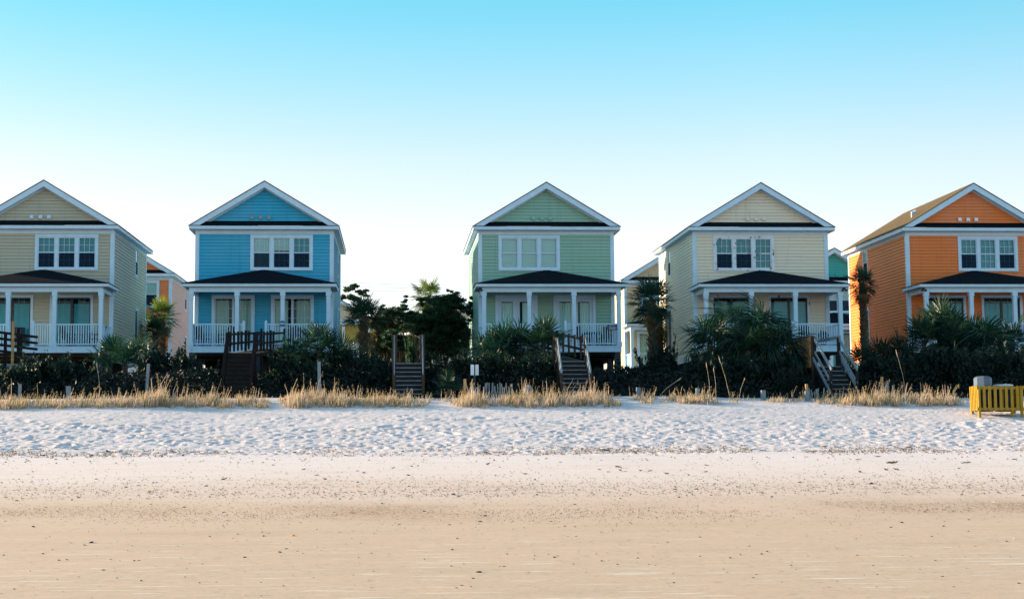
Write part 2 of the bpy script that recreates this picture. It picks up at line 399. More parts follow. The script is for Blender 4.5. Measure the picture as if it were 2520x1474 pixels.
def door(parent, M, w, h, kind):
    """glazed double door; z from 0 to h"""
    trim = TRIMW if kind in ('shade',) else TRIM
    mb = MB(M); cb = .13
    mb.box(-w/2, -w/2+cb, -.06, .08, 0, h); mb.box(w/2-cb, w/2, -.06, .08, 0, h); mb.box(-w/2+cb, w/2-cb, -.057, .08, h-cb, h)
    d = mb.build("door", trim, parent); iw = w-2*cb; leaf = iw/2
    wide = .17 if kind == 'french' else .06
    fm = trim if kind in ('french', 'curtain') else (TRIM if kind == 'grid' else METAL)
    for k in range(2):
        x0 = -w/2+cb+k*leaf; x1 = x0+leaf; yy = -.01 if k == 0 else .012; s = MB(M)
        s.box(x0, x0+wide, yy, yy+.045, 0, h-cb); s.box(x1-wide, x1, yy, yy+.045, 0, h-cb)
        s.box(x0+wide, x1-wide, yy+.002, yy+.042, 0, .2 if kind == 'french' else .08); s.box(x0+wide, x1-wide, yy+.002, yy+.042, h-cb-(.2 if kind == 'french' else .06), h-cb)
        s.build("door_frame", METAL if kind in ('grid', 'shade') else TRIM, d)
        g = MB(M)
        if kind in ('curtain', 'grid'):
            for i in range(1, 3):
                xx = x0+wide+(leaf-2*wide)*i/3; g.box(xx-.008, xx+.008, yy+.01, yy+.03, .08, h-cb-.06)
            for j in range(1, 5):
                zz = .08+(h-cb-.14)*j/5; g.box(x0+wide, x1-wide, yy+.012, yy+.028, zz-.008, zz+.008)
            g.build("glazing_bar", TRIM if kind == 'curtain' else BLINDT, d)
        MB(M).quad((x0+.03, yy+.033, .04), (x1-.03, yy+.033, .04), (x1-.03, yy+.033, h-cb-.02), (x0+.03, yy+.033, h-cb-.02)).build("pane", GLASSD, d)
        c = MB(M)
        if kind == 'curtain':
            if k == 0: curtain(c, x0+.04, x1-.22, .05, h-cb-.12, .12)
            else: curtain(c, x0+.2, x1-.02, .05, h-cb-.12, .12)
            c.build("curtain", CURTM, d)
        elif kind == 'french':
            if k == 0: curtain(c, x0+.06, x1-.06, .05, h-cb-.25, .12)
            else: curtain(c, x0+.30, x1-.06, .05, h-cb-.25, .12)
            c.build("curtain", BLINDM, d)
        elif kind == 'shade':
            c.quad((x0+.04,.11,.05), (x1-.02,.11,.05), (x1-.02,.11,h-cb-.22), (x0+.04,.11,h-cb-.22)); c.build("roller_shade", BLINDT, d)
        elif kind == 'grid':
            c.quad((x0+.1,.11,.05), (x1-.06,.11,.05), (x1-.06,.11,h-cb-.3), (x0+.1,.11,h-cb-.3)); c.build("roller_shade", BLINDT, d)
    return d
full = ('full', BLINDM); top = ('top', BLINDT); topw = ('top', BLINDM)
BAL = MB().box(-.019, .019, -.019, .019, 0, .96).mesh("baluster", TRIM)
PCOL = MB().box(-.095, .095, -.095, .095, .0, 2.65).box(-.125, .125, -.125, .125, 0, .2).box(-.115, .115, -.115, .115, 2.32, 2.36).box(-.125, .125, -.125, .125, 2.45, 2.65).mesh("porch_column", TRIM)
DT, DB = 2.67, 2.36          # porch deck top / bottom above the ground
EZ = 8.78                     # level of the main eave
PD = 2.30                     # porch depth to the column line
def railing(parent, x0, x1, y, count=True):
    mb = MB(); mb.box(x0, x1, y-.04, y+.04, DT+1.04, DT+1.10); mb.box(x0, x1, y-.03, y+.03, DT+.08, DT+.13)
    r = mb.build("porch_railing", TRIM, parent); n = max(2, int(round((x1-x0)/.118)))
    if count:
        for i in range(1, n): obj("baluster", BAL, r, (x0+(x1-x0)*i/n, y, DT+.105))
    return r
def house(label, xl, Yf, paintm, wx_=.9, W=6.88, L=9.6, gap=(-.95, .5), doors='curtain', win=None, vents=None, detail=True, side=None, group=None, g=3.2, sidewin=True, roofm=None):
    H = W/2; root = thing("beach_house", label, "house", (xl+H, Yf, g), 0, group)
    side = side or paintm
    T = Matrix.Translation
    # openings of the front wall
    wz, ww, wh = 7.55, 3.15, 1.82
    dz = DT; dw, dh = 2.15, 2.72; dxs = (-1.55, 1.42)
    holes = [(wx_-ww/2+.08, wx_+ww/2-.08, wz-wh/2+.08, wz+wh/2-.08)]+[(x-dw/2+.08, x+dw/2-.08, dz, dz+dh-.08) for x in dxs]
    f = MB(); lap(f, -H, H, DB, EZ-.08, holes); f.build("wall", paintm, root)
    MS = {1: Matrix.Translation((H, 0, 0)) @ Matrix.Rotation(R(90), 4, 'Z'), -1: Matrix.Translation((-H, L, 0)) @ Matrix.Rotation(R(-90), 4, 'Z')}
    for sgn in (1, -1):
        sp = [(6.6, 7.85, .85, 1.65), (6.6, 4.0, .9, 2.3)] if sidewin else []
        loc = (lambda y: y) if sgn == 1 else (lambda y: L-y)
        hs = [(loc(y)-w_/2+.06, loc(y)+w_/2-.06, z-h_/2+.06, z+h_/2-.06) for (y, z, w_, h_) in sp]
        m = MB(MS[sgn]); lap(m, 0, L, DB, EZ-.08, hs); m.build("wall", side, root)
        for (y, z, w_, h_) in sp[:1]: window(root, MS[sgn] @ T((loc(y), 0, z)), w_, h_, 1, 2, 2, grid=False, blinds=[topw], flat=True)  # pale upper blind: bright sky reflection put in as colour
        for (y, z, w_, h_) in sp[1:]:
            c = loc(y); dm = MB(MS[sgn]); dm.box(c-.45, c-.34, -.045, .06, DB+.3, 5.15).box(c+.34, c+.45, -.045, .06, DB+.3, 5.15).box(c-.45, c+.45, -.08, .06, 5.15, 5.32); sdo = dm.build("side_door", TRIM, root)
            MB(MS[sgn]).box(c-.34, c+.34, -.042, .02, DB+.3, 5.15).build("door_leaf", FURN, sdo)
        b = MB(MS[sgn]); b.box(0, L, -.045, .03, DB-.3, DB+.0); b.build("skirt_board", TRIM, root); MB(MS[sgn]).box(.0, L, -.04, .02, EZ-.26, EZ-.085).build("frieze_board", TRIM, root)
    rw = MB(); lap(rw, -H, H, DB, EZ-.08); rw.M = None
    rear = MB(T((0, L, 0)) @ Matrix.Rotation(R(180), 4, 'Z')); lap(rear, -H, H, DB, EZ-.08); rear.build("wall", paintm, root)
    # rooms behind the openings
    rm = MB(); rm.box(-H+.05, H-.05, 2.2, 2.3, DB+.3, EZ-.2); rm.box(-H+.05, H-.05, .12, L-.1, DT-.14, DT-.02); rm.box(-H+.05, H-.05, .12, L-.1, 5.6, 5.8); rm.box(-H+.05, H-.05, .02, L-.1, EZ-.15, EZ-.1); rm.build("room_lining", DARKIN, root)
    win = win or {}
    window(root, T((wx_, 0, wz)), ww, wh, 3, **win)
    for x in dxs: door(root, T((x, 0, dz)), dw, dh, doors)
    # trim
    for sx in (-1, 1):
        cbm = MB(); x0, x1 = (H-.15, H+.045) if sx == 1 else (-H-.045, -H+.15)
        cbm.box(x0, x1, -.05, .12, DB, EZ-.09); cbm.build("corner_board", TRIM, root)
        cbr = MB(); cbr.box(x0, x1, L-.12, L+.05, DB, EZ-.09); cbr.build("corner_board", TRIM, root)
    MB().box(-H+.15, H-.15, -.042, .02, EZ-.29, EZ-.09).build("frieze_board", TRIM, root)
    OV = .32; FO = .42; HX = H+OV; sl = .605; pk = EZ+.08+HX*sl
    # front fascia with soffit, pent strip of shingles above it
    fa = MB(); fa.box(-HX, HX, -FO, -FO+.03, EZ-.08, EZ+.08); fa.box(-HX+.03, HX-.03, -FO+.03, 0, EZ-.085, EZ-.06); fa.build("fascia", TRIM, root)
    pt = MB(); x = HX-.05; xt = HX-.56; pt.hexa([(-x,-FO-.02,EZ+.083),(x,-FO-.02,EZ+.083),(xt,.02,EZ+.28),(-xt,.02,EZ+.28)], [(-x+.02,-FO-.02,EZ+.105),(x-.02,-FO-.02,EZ+.105),(xt,.02,EZ+.40),(-xt,.02,EZ+.40)]); pt.build("pent_roof", SHINGLE, root)
    # gable wall
    gm = MB(T((0, -.004, 0))); lap(gm, -H, H, EZ+.2, pk-.15, prof_=lambda z: max(.0, (pk-.12-z)/sl)); gm.build("gable", paintm, root)
    # roof slabs
    rf = MB(); th = .045
    for sx in (-1, 1):
        y0, y1 = -FO-.03, L+FO
        a = [(0, y0, pk), (sx*(HX+.03), y0, EZ+.08-.03*sl), (sx*(HX+.03), y1, EZ+.08-.03*sl), (0, y1, pk)]
        t = [(p[0], p[1], p[2]+th) for p in a]
        rf.hexa(a, t) if sx == -1 else rf.hexa(a[::-1], t[::-1])
    roof = rf.build("roof", roofm or ROOFM, root)
    # rake boards and inner frieze following the slope, side fascia and soffit
    for sx in (-1, 1):
        rk = MB(); v = .29; y0, y1 = -FO, -FO+.035
        rk.hexa([(0,y0,pk-v),(sx*HX,y0,EZ+.085-.02),(sx*HX,y1,EZ+.085-.02),(0,y1,pk-v)] if sx == 1 else [(sx*HX,y0,EZ+.065),(0,y0,pk-v),(0,y1,pk-v),(sx*HX,y1,EZ+.065)],
                [(0,y0,pk),(sx*HX,y0,EZ+.08),(sx*HX,y1,EZ+.08),(0,y1,pk)] if sx == 1 else [(sx*HX,y0,EZ+.08),(0,y0,pk),(0,y1,pk),(sx*HX,y1,EZ+.08)])
        # full-depth board: parallel band clipped at the eave
        xe = HX-v/sl*1.0
        rk2 = MB(); rk2.add([(0,y0-.003,pk-.01),(sx*HX,y0-.003,EZ+.075),(sx*xe,y0-.003,EZ+.085),(0,y0-.003,pk-v-.02)], [(0,1,2,3) if sx == -1 else (3,2,1,0)])
        rk2.build("rake_board", TRIM, root)
        fz = MB(); x2 = xe-.12; v2 = v+.20
        zf = lambda x_: pk-.13-abs(x_)*sl
        fz.hexa([(0,-.06,zf(0)-.22),(sx*(H-.25),-.06,zf(H-.25)-.22),(sx*(H-.25),-.0,zf(H-.25)-.22),(0,0,zf(0)-.22)], [(0,-.06,zf(0)),(sx*(H-.25),-.06,zf(H-.25)),(sx*(H-.25),0,zf(H-.25)),(0,0,zf(0))])
        fz.build("gable_trim", TRIM, root)
        so = MB(); so.quad((0,-FO+.01,pk-.03),(sx*HX,-FO+.01,EZ+.05),(sx*HX,.03,EZ+.05),(0,.03,pk-.03)); so.build("gable_soffit", TRIM, root)
        sf = MB(); sf.box(sx*HX, sx*(HX-.03), -FO+.03, L+FO, EZ-.10, EZ+.07); sf.box(sx*H, sx*(HX-.03), 0, L+FO, EZ-.085, EZ-.06); sf.build("side_fascia", TRIM, root)
    if vents:
        for vx in (-.65, -.21, .21):
            vb = MB(); vb.hexa([(vx-.09,-.14,9.25),(vx+.09,-.14,9.25),(vx+.09,-.0,9.25),(vx-.09,-.0,9.25)], [(vx-.09,-.07,9.43),(vx+.09,-.07,9.43),(vx+.09,0,9.43),(vx-.09,0,9.43)]); vb.build("gable_vent", vents, root)
    # porch
    PO = .33; PX = H+PO; py = -PD-PO; pe = 5.57
    pr = MB(); ap = (0, -.005, 6.70); e = pe+.17
    c = [(-PX,py,e),(PX,py,e),(PX,.0,e),(-PX,.0,e)]
    pr.add(c+[(0,0,6.70)]+[(q[0], q[1], q[2]-.03) for q in c], [(0,1,4),(1,2,4),(3,0,4),(0,5,6,1),(1,6,7,2),(3,8,5,0)]); pr.build("porch_roof", SHINGLE, root)
    pf = MB(); x = PX-.03; yy = py+.03
    pf.box(-x, x, yy, yy+.03, pe, pe+.135); pf.box(-x, -x+.03, yy+.03, -.03, pe, pe+.135); pf.box(x-.03, x, yy+.03, -.03, pe, pe+.135); pf.build("porch_fascia", TRIM, root)
    pb = MB(); pb.box(-H, H, -PD-.09, -PD+.09, 5.32, pe); pb.box(-H+.01, -H+.16, -PD+.09, -.06, 5.33, pe); pb.box(H-.16, H-.01, -PD+.09, -.06, 5.33, pe); pb.build("porch_beam", TRIM, root)
    MB().box(-x+.03, x-.03, yy+.03, -.05, pe-.02, pe+.01).build("porch_ceiling", CEIL, root)
    cxs = [-H+.10, -1.11, 1.11, H-.10]
    for cx in cxs: obj("porch_column", PCOL, root, (cx, -PD, DT))
    MB().box(-H-.02, H+.02, -PD-.12, -.06, DT-.05, DT).box(-H, H, -PD-.10, -PD-.06, DB, DT-.05).box(-H, -H+.04, -PD-.06, -.06, DB, DT-.05).box(H-.04, H, -PD-.06, -.06, DB, DT-.05).build("porch_deck", TRIM, root)
    MB().box(-H+.06, H-.06, -PD+.02, -.03, DB-.10, DT-.06).build("under_deck_shade", LATTM, root)  # near-black filler block in place of the shade under the deck
    railing(root, cxs[0]+.1, cxs[1]-.1, -PD, detail); railing(root, cxs[2]+.1, cxs[3]-.1, -PD, detail)
    if gap[0]-(cxs[1]+.1) > .12: railing(root, cxs[1]+.1, gap[0], -PD, detail)
    if cxs[2]-.1-gap[1] > .12: railing(root, gap[1], cxs[2]-.1, -PD, detail)
    for gx in gap:
        MB().box(gx-.06, gx+.06, -PD-.06, -PD+.06, DT, DT+1.2).hexa([(gx-.06,-PD-.06,DT+1.2),(gx+.06,-PD-.06,DT+1.2),(gx+.06,-PD+.06,DT+1.2),(gx-.06,-PD+.06,DT+1.2)], [(gx-.02,-PD-.02,DT+1.26),(gx+.02,-PD-.02,DT+1.26),(gx+.02,-PD+.02,DT+1.26),(gx-.02,-PD+.02,DT+1.26)]).build("newel_post", TRIM, root)
    for sx in (-1, 1):
        sr = MB(); x = sx*(H-.10); sr.box(x-.04, x+.04, -PD+.1, -.06, DT+1.04, DT+1.10); sr.box(x-.03, x+.03, -PD+.1, -.06, DT+.08, DT+.13)
        n = 18
        for i in range(1, n): y = -PD+.1+(PD-.16)*i/n; sr.box(x-.019, x+.019, y-.019, y+.019, DT+.13, DT+1.04)
        sr.build("porch_railing", TRIM, root)
    # piers, and near-black panels standing in for shade under the house
    for px in (-H+.18, 0, H-.18):
        for py_ in (-PD+.1, .3, 4.6, L-.3):
            MB().box(px-.15, px+.15, py_-.15, py_+.15, -.2, DB).build("pier", PIERM, root)
    MB().box(-H+.1, H-.1, 3.2, 3.35, -.2, DB).box(-H, H, .0, L, DB-.16, DB-.02).build("under_house_shade", LATTM, root)
    return root

P_CREAM1 = paint("tan_cream_siding", (.46, .44, .34))
P_BLUE = paint("blue_siding", (.018, .37, .60), (.10, .42, .60))
P_GREEN = paint("green_siding", (.27, .48, .38))
P_CREAM2 = paint("pale_cream_siding", (.80, .71, .56))
P_ORANGE = paint("orange_siding", (.80, .21, .045), (.76, .31, .18))
P_ORANGE_LIT = paint("orange_siding_lit", (.78, .215, .03), (.76, .25, .05))  # less bleached orange; golden light on the side put into its colour
P_CORAL = paint("coral_siding", (.80, .21, .05))
P_CORAL_SHEEN = paint("coral_siding_sheen", (.74, .42, .36))  # coral paint paled to pink: grazing sky sheen put into the colour
P_TAN = paint("tan_siding", (.66, .52, .32))
P_TEAL = paint("teal_siding", (.04, .40, .36))
P_BEIGE = paint("beige_siding", (.66, .55, .40))
P_YEL = paint("yellow_siding", (.42, .34, .09))
VD = mat("grey_vent", (.25, .30, .32), .5, .05)
YF = 74.0
GF = "beach houses in the front row"
def left_of(u, Y=YF): return wx(u, Y)
H1 = house("tan cream house with white porch at the left edge, dark shingled porch roof", wx(272, YF)-6.88, YF, P_CREAM1, 1.12, gap=(-1.05, .1), doors='grid', win=dict(blinds=[('top', BLINDT, .56), ('top', BLINDT, .47), ('top', BLINDT, .52)]), vents=TRIM, group=GF)
H2 = house("bright blue clapboard house with white curtained porch doors", wx(478, YF), YF, P_BLUE, .86, gap=(-.78, .3), doors='curtain', win=dict(blinds=[('full', BLINDM), ('top', BLINDM, .42), ('top', BLINDT, .5)]), vents=VD, group=GF)
H3 = house("sage green house with closed pale blinds in its upper window", wx(1181, YF), YF, P_GREEN, -.88, gap=(-.95, .68), doors='french', win=dict(blinds=[full, full, full], screens=[False]*3, grid=False), vents=P_GREEN, group=GF)
H4 = house("pale cream house with peeling white window trim and teal door shades", wx(1714, YF), YF, P_CREAM2, -.88, gap=(-.9, .95), doors='shade', win=dict(blinds=[top, top, ('full', BLINDT)], screens=[True, True, False], trim=TRIMW), vents=P_CREAM2, W=6.95, group=GF)
H5 = house("orange house at the right edge with sunlit strip on its left wall", wx(2243, YF), YF, P_ORANGE, .78, gap=(-.95, .5), doors='grid', win=dict(blinds=[top, ('full', BLINDT), top], screens=[True, False, True]), vents=SIGNWHITE, side=P_ORANGE_LIT, W=7.0, group=GF)
GB = "houses in the second row"
H6 = house("coral orange house with side wall tinted pink for sky sheen between the tan cream and blue houses", wx(417, 96)-6.88, 96, P_CORAL, 1.1, doors='curtain', win=dict(blinds=[topw]*3, grid=False), detail=False, side=P_CORAL_SHEEN, group=GB)
H7 = house("tan house behind the tall palm between the green and pale cream houses", wx(1541, 100), 100, P_TAN, -.8, doors='curtain', win=dict(blinds=[full]*3, grid=False), detail=False, group=GB)
H8 = house("teal house peeking out between the pale cream and orange houses", wx(2060, 100)-3.44, 100, P_TEAL, .8, doors='curtain', win=dict(blinds=[full]*3), vents=P_TEAL, detail=False, group=GB)

def far_house(label, cx, Y, pm, recess):
    g = 3.2; root = thing("beach_house", label, "house", (cx, Y, g), 0, "houses in the third row"); H = 3.44; L = 9.6; T = Matrix.Translation
    hs = 2.2
    f = MB(T((0, hs, 0))); lap(f, -H, H, 5.6, EZ-.05); f.build("wall", recess, root)
    f = MB(); lap(f, -H, H, 0, 5.4); f.build("wall", pm, root)
    for M in (T((H, 0, 0)) @ Matrix.Rotation(R(90), 4, 'Z'), T((-H, L, 0)) @ Matrix.Rotation(R(-90), 4, 'Z')):
        s = MB(M); x0 = hs if M.translation.x > 0 else 0; x1 = L if M.translation.x > 0 else L-hs
        lap(s, x0, x1, 5.4, EZ); lap(s, 0, L, 0, 5.4); s.build("wall", pm, root)
    OV = .32; FO = .4; HX = H+OV; sl = .605; pk = EZ+.08+HX*sl
    gmb = MB(); lap(gmb, -H, H, EZ+.1, pk-.15, prof_=lambda z: max(0, (pk-.12-z)/sl)); gmb.build("gable", pm, root)
    rf = MB()
    for sx in (-1, 1):
        a = [(0,-FO,pk),(sx*HX,-FO,EZ+.08),(sx*HX,L+FO,EZ+.08),(0,L+FO,pk)]; t = [(p[0],p[1],p[2]+.11) for p in a]
        rf.hexa(a, t) if sx == -1 else rf.hexa(a[::-1], t[::-1])
    rf.build("roof", ROOFM, root)
    for sx in (-1, 1):
        rk = MB(); rk.add([(0,-FO-.003,pk-.01),(sx*HX,-FO-.003,EZ+.075),(sx*(HX-.43),-FO-.003,EZ+.085),(0,-FO-.003,pk-.27)], [(0,1,2,3) if sx == -1 else (3,2,1,0)]); rk.build("rake_board", TRIM, root)
        MB().box(sx*HX, sx*(HX-.03), -FO, L+FO, EZ-.1, EZ+.07).build("side_fascia", TRIM, root)
        MB().box(sx*(H-.15), sx*(H+.04), hs-.04, hs+.1, 5.6, EZ-.1).build("corner_board", TRIM, root)
    MB().box(-HX, HX, -FO, -FO+.03, EZ-.1, EZ+.08).box(-HX, HX, -FO+.03, hs, EZ-.09, EZ-.05).build("fascia", TRIM, root)
    MB().box(-H, H, -.09, .09, EZ-.35, EZ-.1).build("porch_beam", TRIM, root)
    MB().box(-H, H, -.1, hs, 5.4, 5.62).build("porch_deck", TRIM, root)
    for x in (-H+.12, -1.1, 1.1, H-.12): obj("porch_column", PCOL, root, (x, 0, 5.62))
    r = MB(); r.box(-H+.1, H-.1, -.04, .04, 6.6, 6.68); r.box(-H+.1, H-.1, -.03, .03, 5.7, 5.76)
    for i in range(44): x = -H+.2+i*.15; r.box(x-.025, x+.025, -.02, .02, 5.7, 6.6)
    r.build("porch_railing", TRIM, root)
    return root
far_house("distant beige house with yellow recessed porch behind the blue house", wx(908, 134)-3.44, 134, P_BEIGE, P_YEL)
far_house("distant pale house with white railing glimpsed behind the dark bushy tree", wx(1121, 137), 137, P_BEIGE, P_BEIGE)

# details on the front row
def attach(house_o, mb, name, m): return mb.build(name, m, house_o)
def text_mesh(body, size, m, parent, loc, font_dx=0):
    c = bpy.data.curves.new("lettering", 'FONT'); c.body = body; c.size = size; c.align_x = 'CENTER'; c.align_y = 'CENTER'; c.extrude = .002
    o = bpy.data.objects.new("tmp", c); COL.objects.link(o)
    me = bpy.data.meshes.new_from_object(o.evaluated_get(bpy.context.evaluated_depsgraph_get())); bpy.data.objects.remove(o)
    me.materials.clear(); me.materials.append(m)
    t = bpy.data.objects.new("lettering", me); COL.objects.link(t); t.parent = parent; t.location = loc; t.rotation_euler = (R(90), 0, 0); return t
def hz(h, x, y, z): return (h.location.x+x, h.location.y+y, h.location.z+z)
sg = thing("rental_sign", "navy sign with white lettering Dunes hung on the green house porch railing", "sign", hz(H3, 2.99, -PD-.07, DT+.90))
MB().box(-.24, .24, -.01, .01, -.13, .13).build("sign_board", SIGNBLUE, sg)
text_mesh("RENTALS", .065, SIGNWHITE, sg, (0, -.016, .09)); text_mesh("Dunes", .15, SIGNWHITE, sg, (.02, -.016, -.005))
lb = MB()
for i in range(7): lb.box(-.16+i*.045, -.13+i*.045, -.014, -.011, -.105, -.075)
lb.build("small_print", SIGNWHITE, sg)
pq = thing("name_plaque", "small blue plaque with pale band on the blue house porch column", "sign", hz(H2, 1.11, -PD-.14, DT+1.09))
MB().box(-.13, .13, -.012, .012, -.13, .11).hexa([(-.11,-.012,.11),(.11,-.012,.11),(.11,.012,.11),(-.11,.012,.11)], [(-.02,-.012,.15),(.02,-.012,.15),(.02,.012,.15),(-.02,.012,.15)]).build("plaque_board", SIGNTEAL, pq)
MB().box(-.11, .11, -.017, -.013, -.02, .02).build("pale_band", SIGNWHITE, pq)
ws = thing("rail_sign", "small white sign with dark marks on the blue house porch railing", "sign", hz(H2, 2.72, -PD-.07, DT+.90))
MB().box(-.2, .2, -.01, .01, -.13, .13).build("sign_board", SIGNWHITE, ws)
MB().box(-.14, .14, -.014, -.011, -.03, .01).box(-.03, .03, -.0145, -.0112, -.09, .1).build("sign_mark", SIGNTEAL, ws)
fl = MB(); fl.box(-.05, .05, -.05, .05, -.1, 0); fl.tube([(-.03,-.04,-.08),(-.10,-.12,-.16)], [.045,.065]); fl.tube([(.03,-.04,-.08),(.10,-.12,-.16)], [.045,.065])
flm = fl.mesh("floodlight", METAL)
for hh, sx, lab in ((H5, -1, "twin floodlight under the orange house porch eave"), (H4, 1, "twin floodlight under the right eave of the pale cream house porch"), (H3, -1, "twin floodlight under the left eave of the green house porch")):
    tag(obj("floodlight", flm, None, hz(hh, sx*(3.44+.12), -PD-.1, 5.54)), lab, "light")
attach(H5, MB().tube([(-2.45, 1.9, EZ+.6+.35), (-2.45, 1.9, EZ+1.25)], .06).tube([(-2.45, 1.9, EZ+1.2), (-2.25, 1.88, EZ+1.27)], [.06, .09]), "vent_pipe", TRIM)
attach(H4, MB().tube([(3.2, 1.2, EZ+.2), (3.2, 1.2, EZ+.62)], .06).tube([(3.2, 1.2, EZ+.6), (3.08, 1.2, EZ+.66)], [.06, .09]), "vent_pipe", METAL)

def chair(label, loc, rz, group):
    t = thing("porch_chair", label, "chair", loc, rz, group)
    MB().box(-.27, .27, -.27, .27, .40, .45).build("seat", FURN, t)
    b = MB()
    for i in range(5): b.hexa([(-.26+i*.106,.24,.45),(-.17+i*.106,.24,.45),(-.17+i*.106,.28,.45),(-.26+i*.106,.28,.45)], [(-.26+i*.106,.34,1.05),(-.17+i*.106,.34,1.05),(-.17+i*.106,.38,1.05),(-.26+i*.106,.38,1.05)])
    b.box(-.27, .27, .33, .39, 1.0, 1.06); b.build("backrest", FURN, t)
    for sx in (-1, 1):
        MB().box(sx*.24, sx*.32, -.3, .3, .64, .68).build("armrest", FURN, t)
        for y in (-.25, .24): MB().box(sx*.25, sx*.30, y-.03, y+.03, 0, .64).build("leg", FURN, t)
GC = "dark chairs on the porches"
for hh, x, y, rz, lab in ((H1, 1.55, -1.3, 1.2, "dark porch chair left of the table on the tan cream house porch"), (H1, 2.95, -1.2, -1.0, "dark porch chair by the right column of the tan cream house"),
                          (H1, -.85, -.9, .4, "dark porch chair in the doorway gap of the tan cream house"), (H2, -2.9, -1.2, .9, "dark porch chair beside the left column of the blue house"), (H2, -1.75, -1.1, -.6, "dark porch chair behind the left railing of the blue house near its stair"),
                          (H2, 1.75, -1.0, .3, "dark porch chair behind the palmetto on the blue house porch"), (H3, 1.62, -1.2, .6, "dark porch chair just right of the green house stair"), (H3, 2.75, -1.1, -.7, "dark porch chair below the navy sign on the green house porch"), (H4, 2.0, -1.2, .2, "dark porch chair on the pale cream house porch")):
    chair(lab, hz(hh, x, y, DT), rz, GC)
def table(label, loc, m):
    t = thing("porch_table", label, "table", loc)
    tp = MB(); tp.tube([(0,0,.70),(0,0,.74)], .45, 18); tp.build("tabletop", m, t)
    for k in range(3):
        a = k*2.09; MB().beam((.33*math.cos(a), .33*math.sin(a), 0), (.1*math.cos(a), .1*math.sin(a), .70), .035, .035).build("leg", m, t)
table("small grey round table between the chairs on the tan cream house porch", hz(H1, 2.25, -1.2, DT), VD)
table("small dark round table on the green house porch", hz(H3, 2.2, -1.0, DT), FURN)
pl = thing("planter", "potted leafy plant at the foot of the pale cream house railing", "planter", hz(H4, 2.6, -1.9, DT))

# ------------------------------------------------------------------ plants
def frond_mesh(seed, n=20, Rr=.66, pet=.46, droop=.16, spread=112, m=FROND, name="frond"):
    r = random.Random(seed); V = []; Q = []
    def strip(pts, ws, side):
        o = len(V)
        for p, w in zip(pts, ws): V.append(p-side*w/2); V.append(p+side*w/2)
        for i in range(len(pts)-1): Q.append((o+2*i, o+2*i+1, o+2*i+3, o+2*i+2))
    P = [Vector((pet*t, 0, .05*math.sin(t*3)-.05*t*t)) for t in (0, .35, .7, 1)]
    strip(P, [.045, .03, .022, .02], Vector((0, 1, 0))); strip(P, [.03, .02, .018, .015], Vector((0, 0, 1)))
    hub = P[-1]
    for i in range(n):
        a = R(-spread+2*spread*i/(n-1))+r.uniform(-.03, .03)
        ln = Rr*(.70+.30*math.cos(a*.55))*r.uniform(.88, 1.08)
        d = Vector((math.cos(a), math.sin(a), .22*abs(math.sin(a))+r.uniform(-.05, .08))).normalized()
        base = hub+Vector((.10*max(0, math.cos(a)), 0, -.01))
        dr = droop*r.uniform(.6, 1.5)*(1 if r.random() > .15 else 2.2)
        pts = [base+d*ln*t+Vector((0, 0, -dr*ln*t*t*t)) for t in (.02, .35, .62, .84, 1)]
        sd = d.cross(Vector((0, 0, 1))).normalized(); tw = r.uniform(-.45, .45)
        sd = (sd*math.cos(tw)+Vector((0, 0, 1))*math.sin(tw)).normalized()
        strip(pts, [.012, Rr*.35*2*R(spread)/n*.95, .050, .026, .002], sd)
    return np_mesh(name, np.array([tuple(p) for p in V]), np.array(Q), m)
FR = [frond_mesh(k, n=17+2*k) for k in range(4)]
FRY = [frond_mesh(20+k, m=FRONDY) for k in range(3)]
FRD = [frond_mesh(40+k, n=16, droop=1.1, spread=70, Rr=.55, m=DEADF, name="dead_frond") for k in range(2)]
FRH = [frond_mesh(60+k, n=22, droop=1.25, Rr=.75, pet=.5) for k in range(3)]
def place_frond(parent, me, z, az, el, sc, roll=0, name="frond"):
    o = bpy.data.objects.new(name, me); COL.objects.link(o); o.parent = parent
    M = Matrix.Rotation(az, 4, 'Z') @ Matrix.Rotation(-el, 4, 'Y') @ Matrix.Rotation(roll, 4, 'X')
    o.matrix_local = Matrix.Translation((.08*math.cos(az), .08*math.sin(az), z)) @ M @ Matrix.Scale(sc, 4); return o
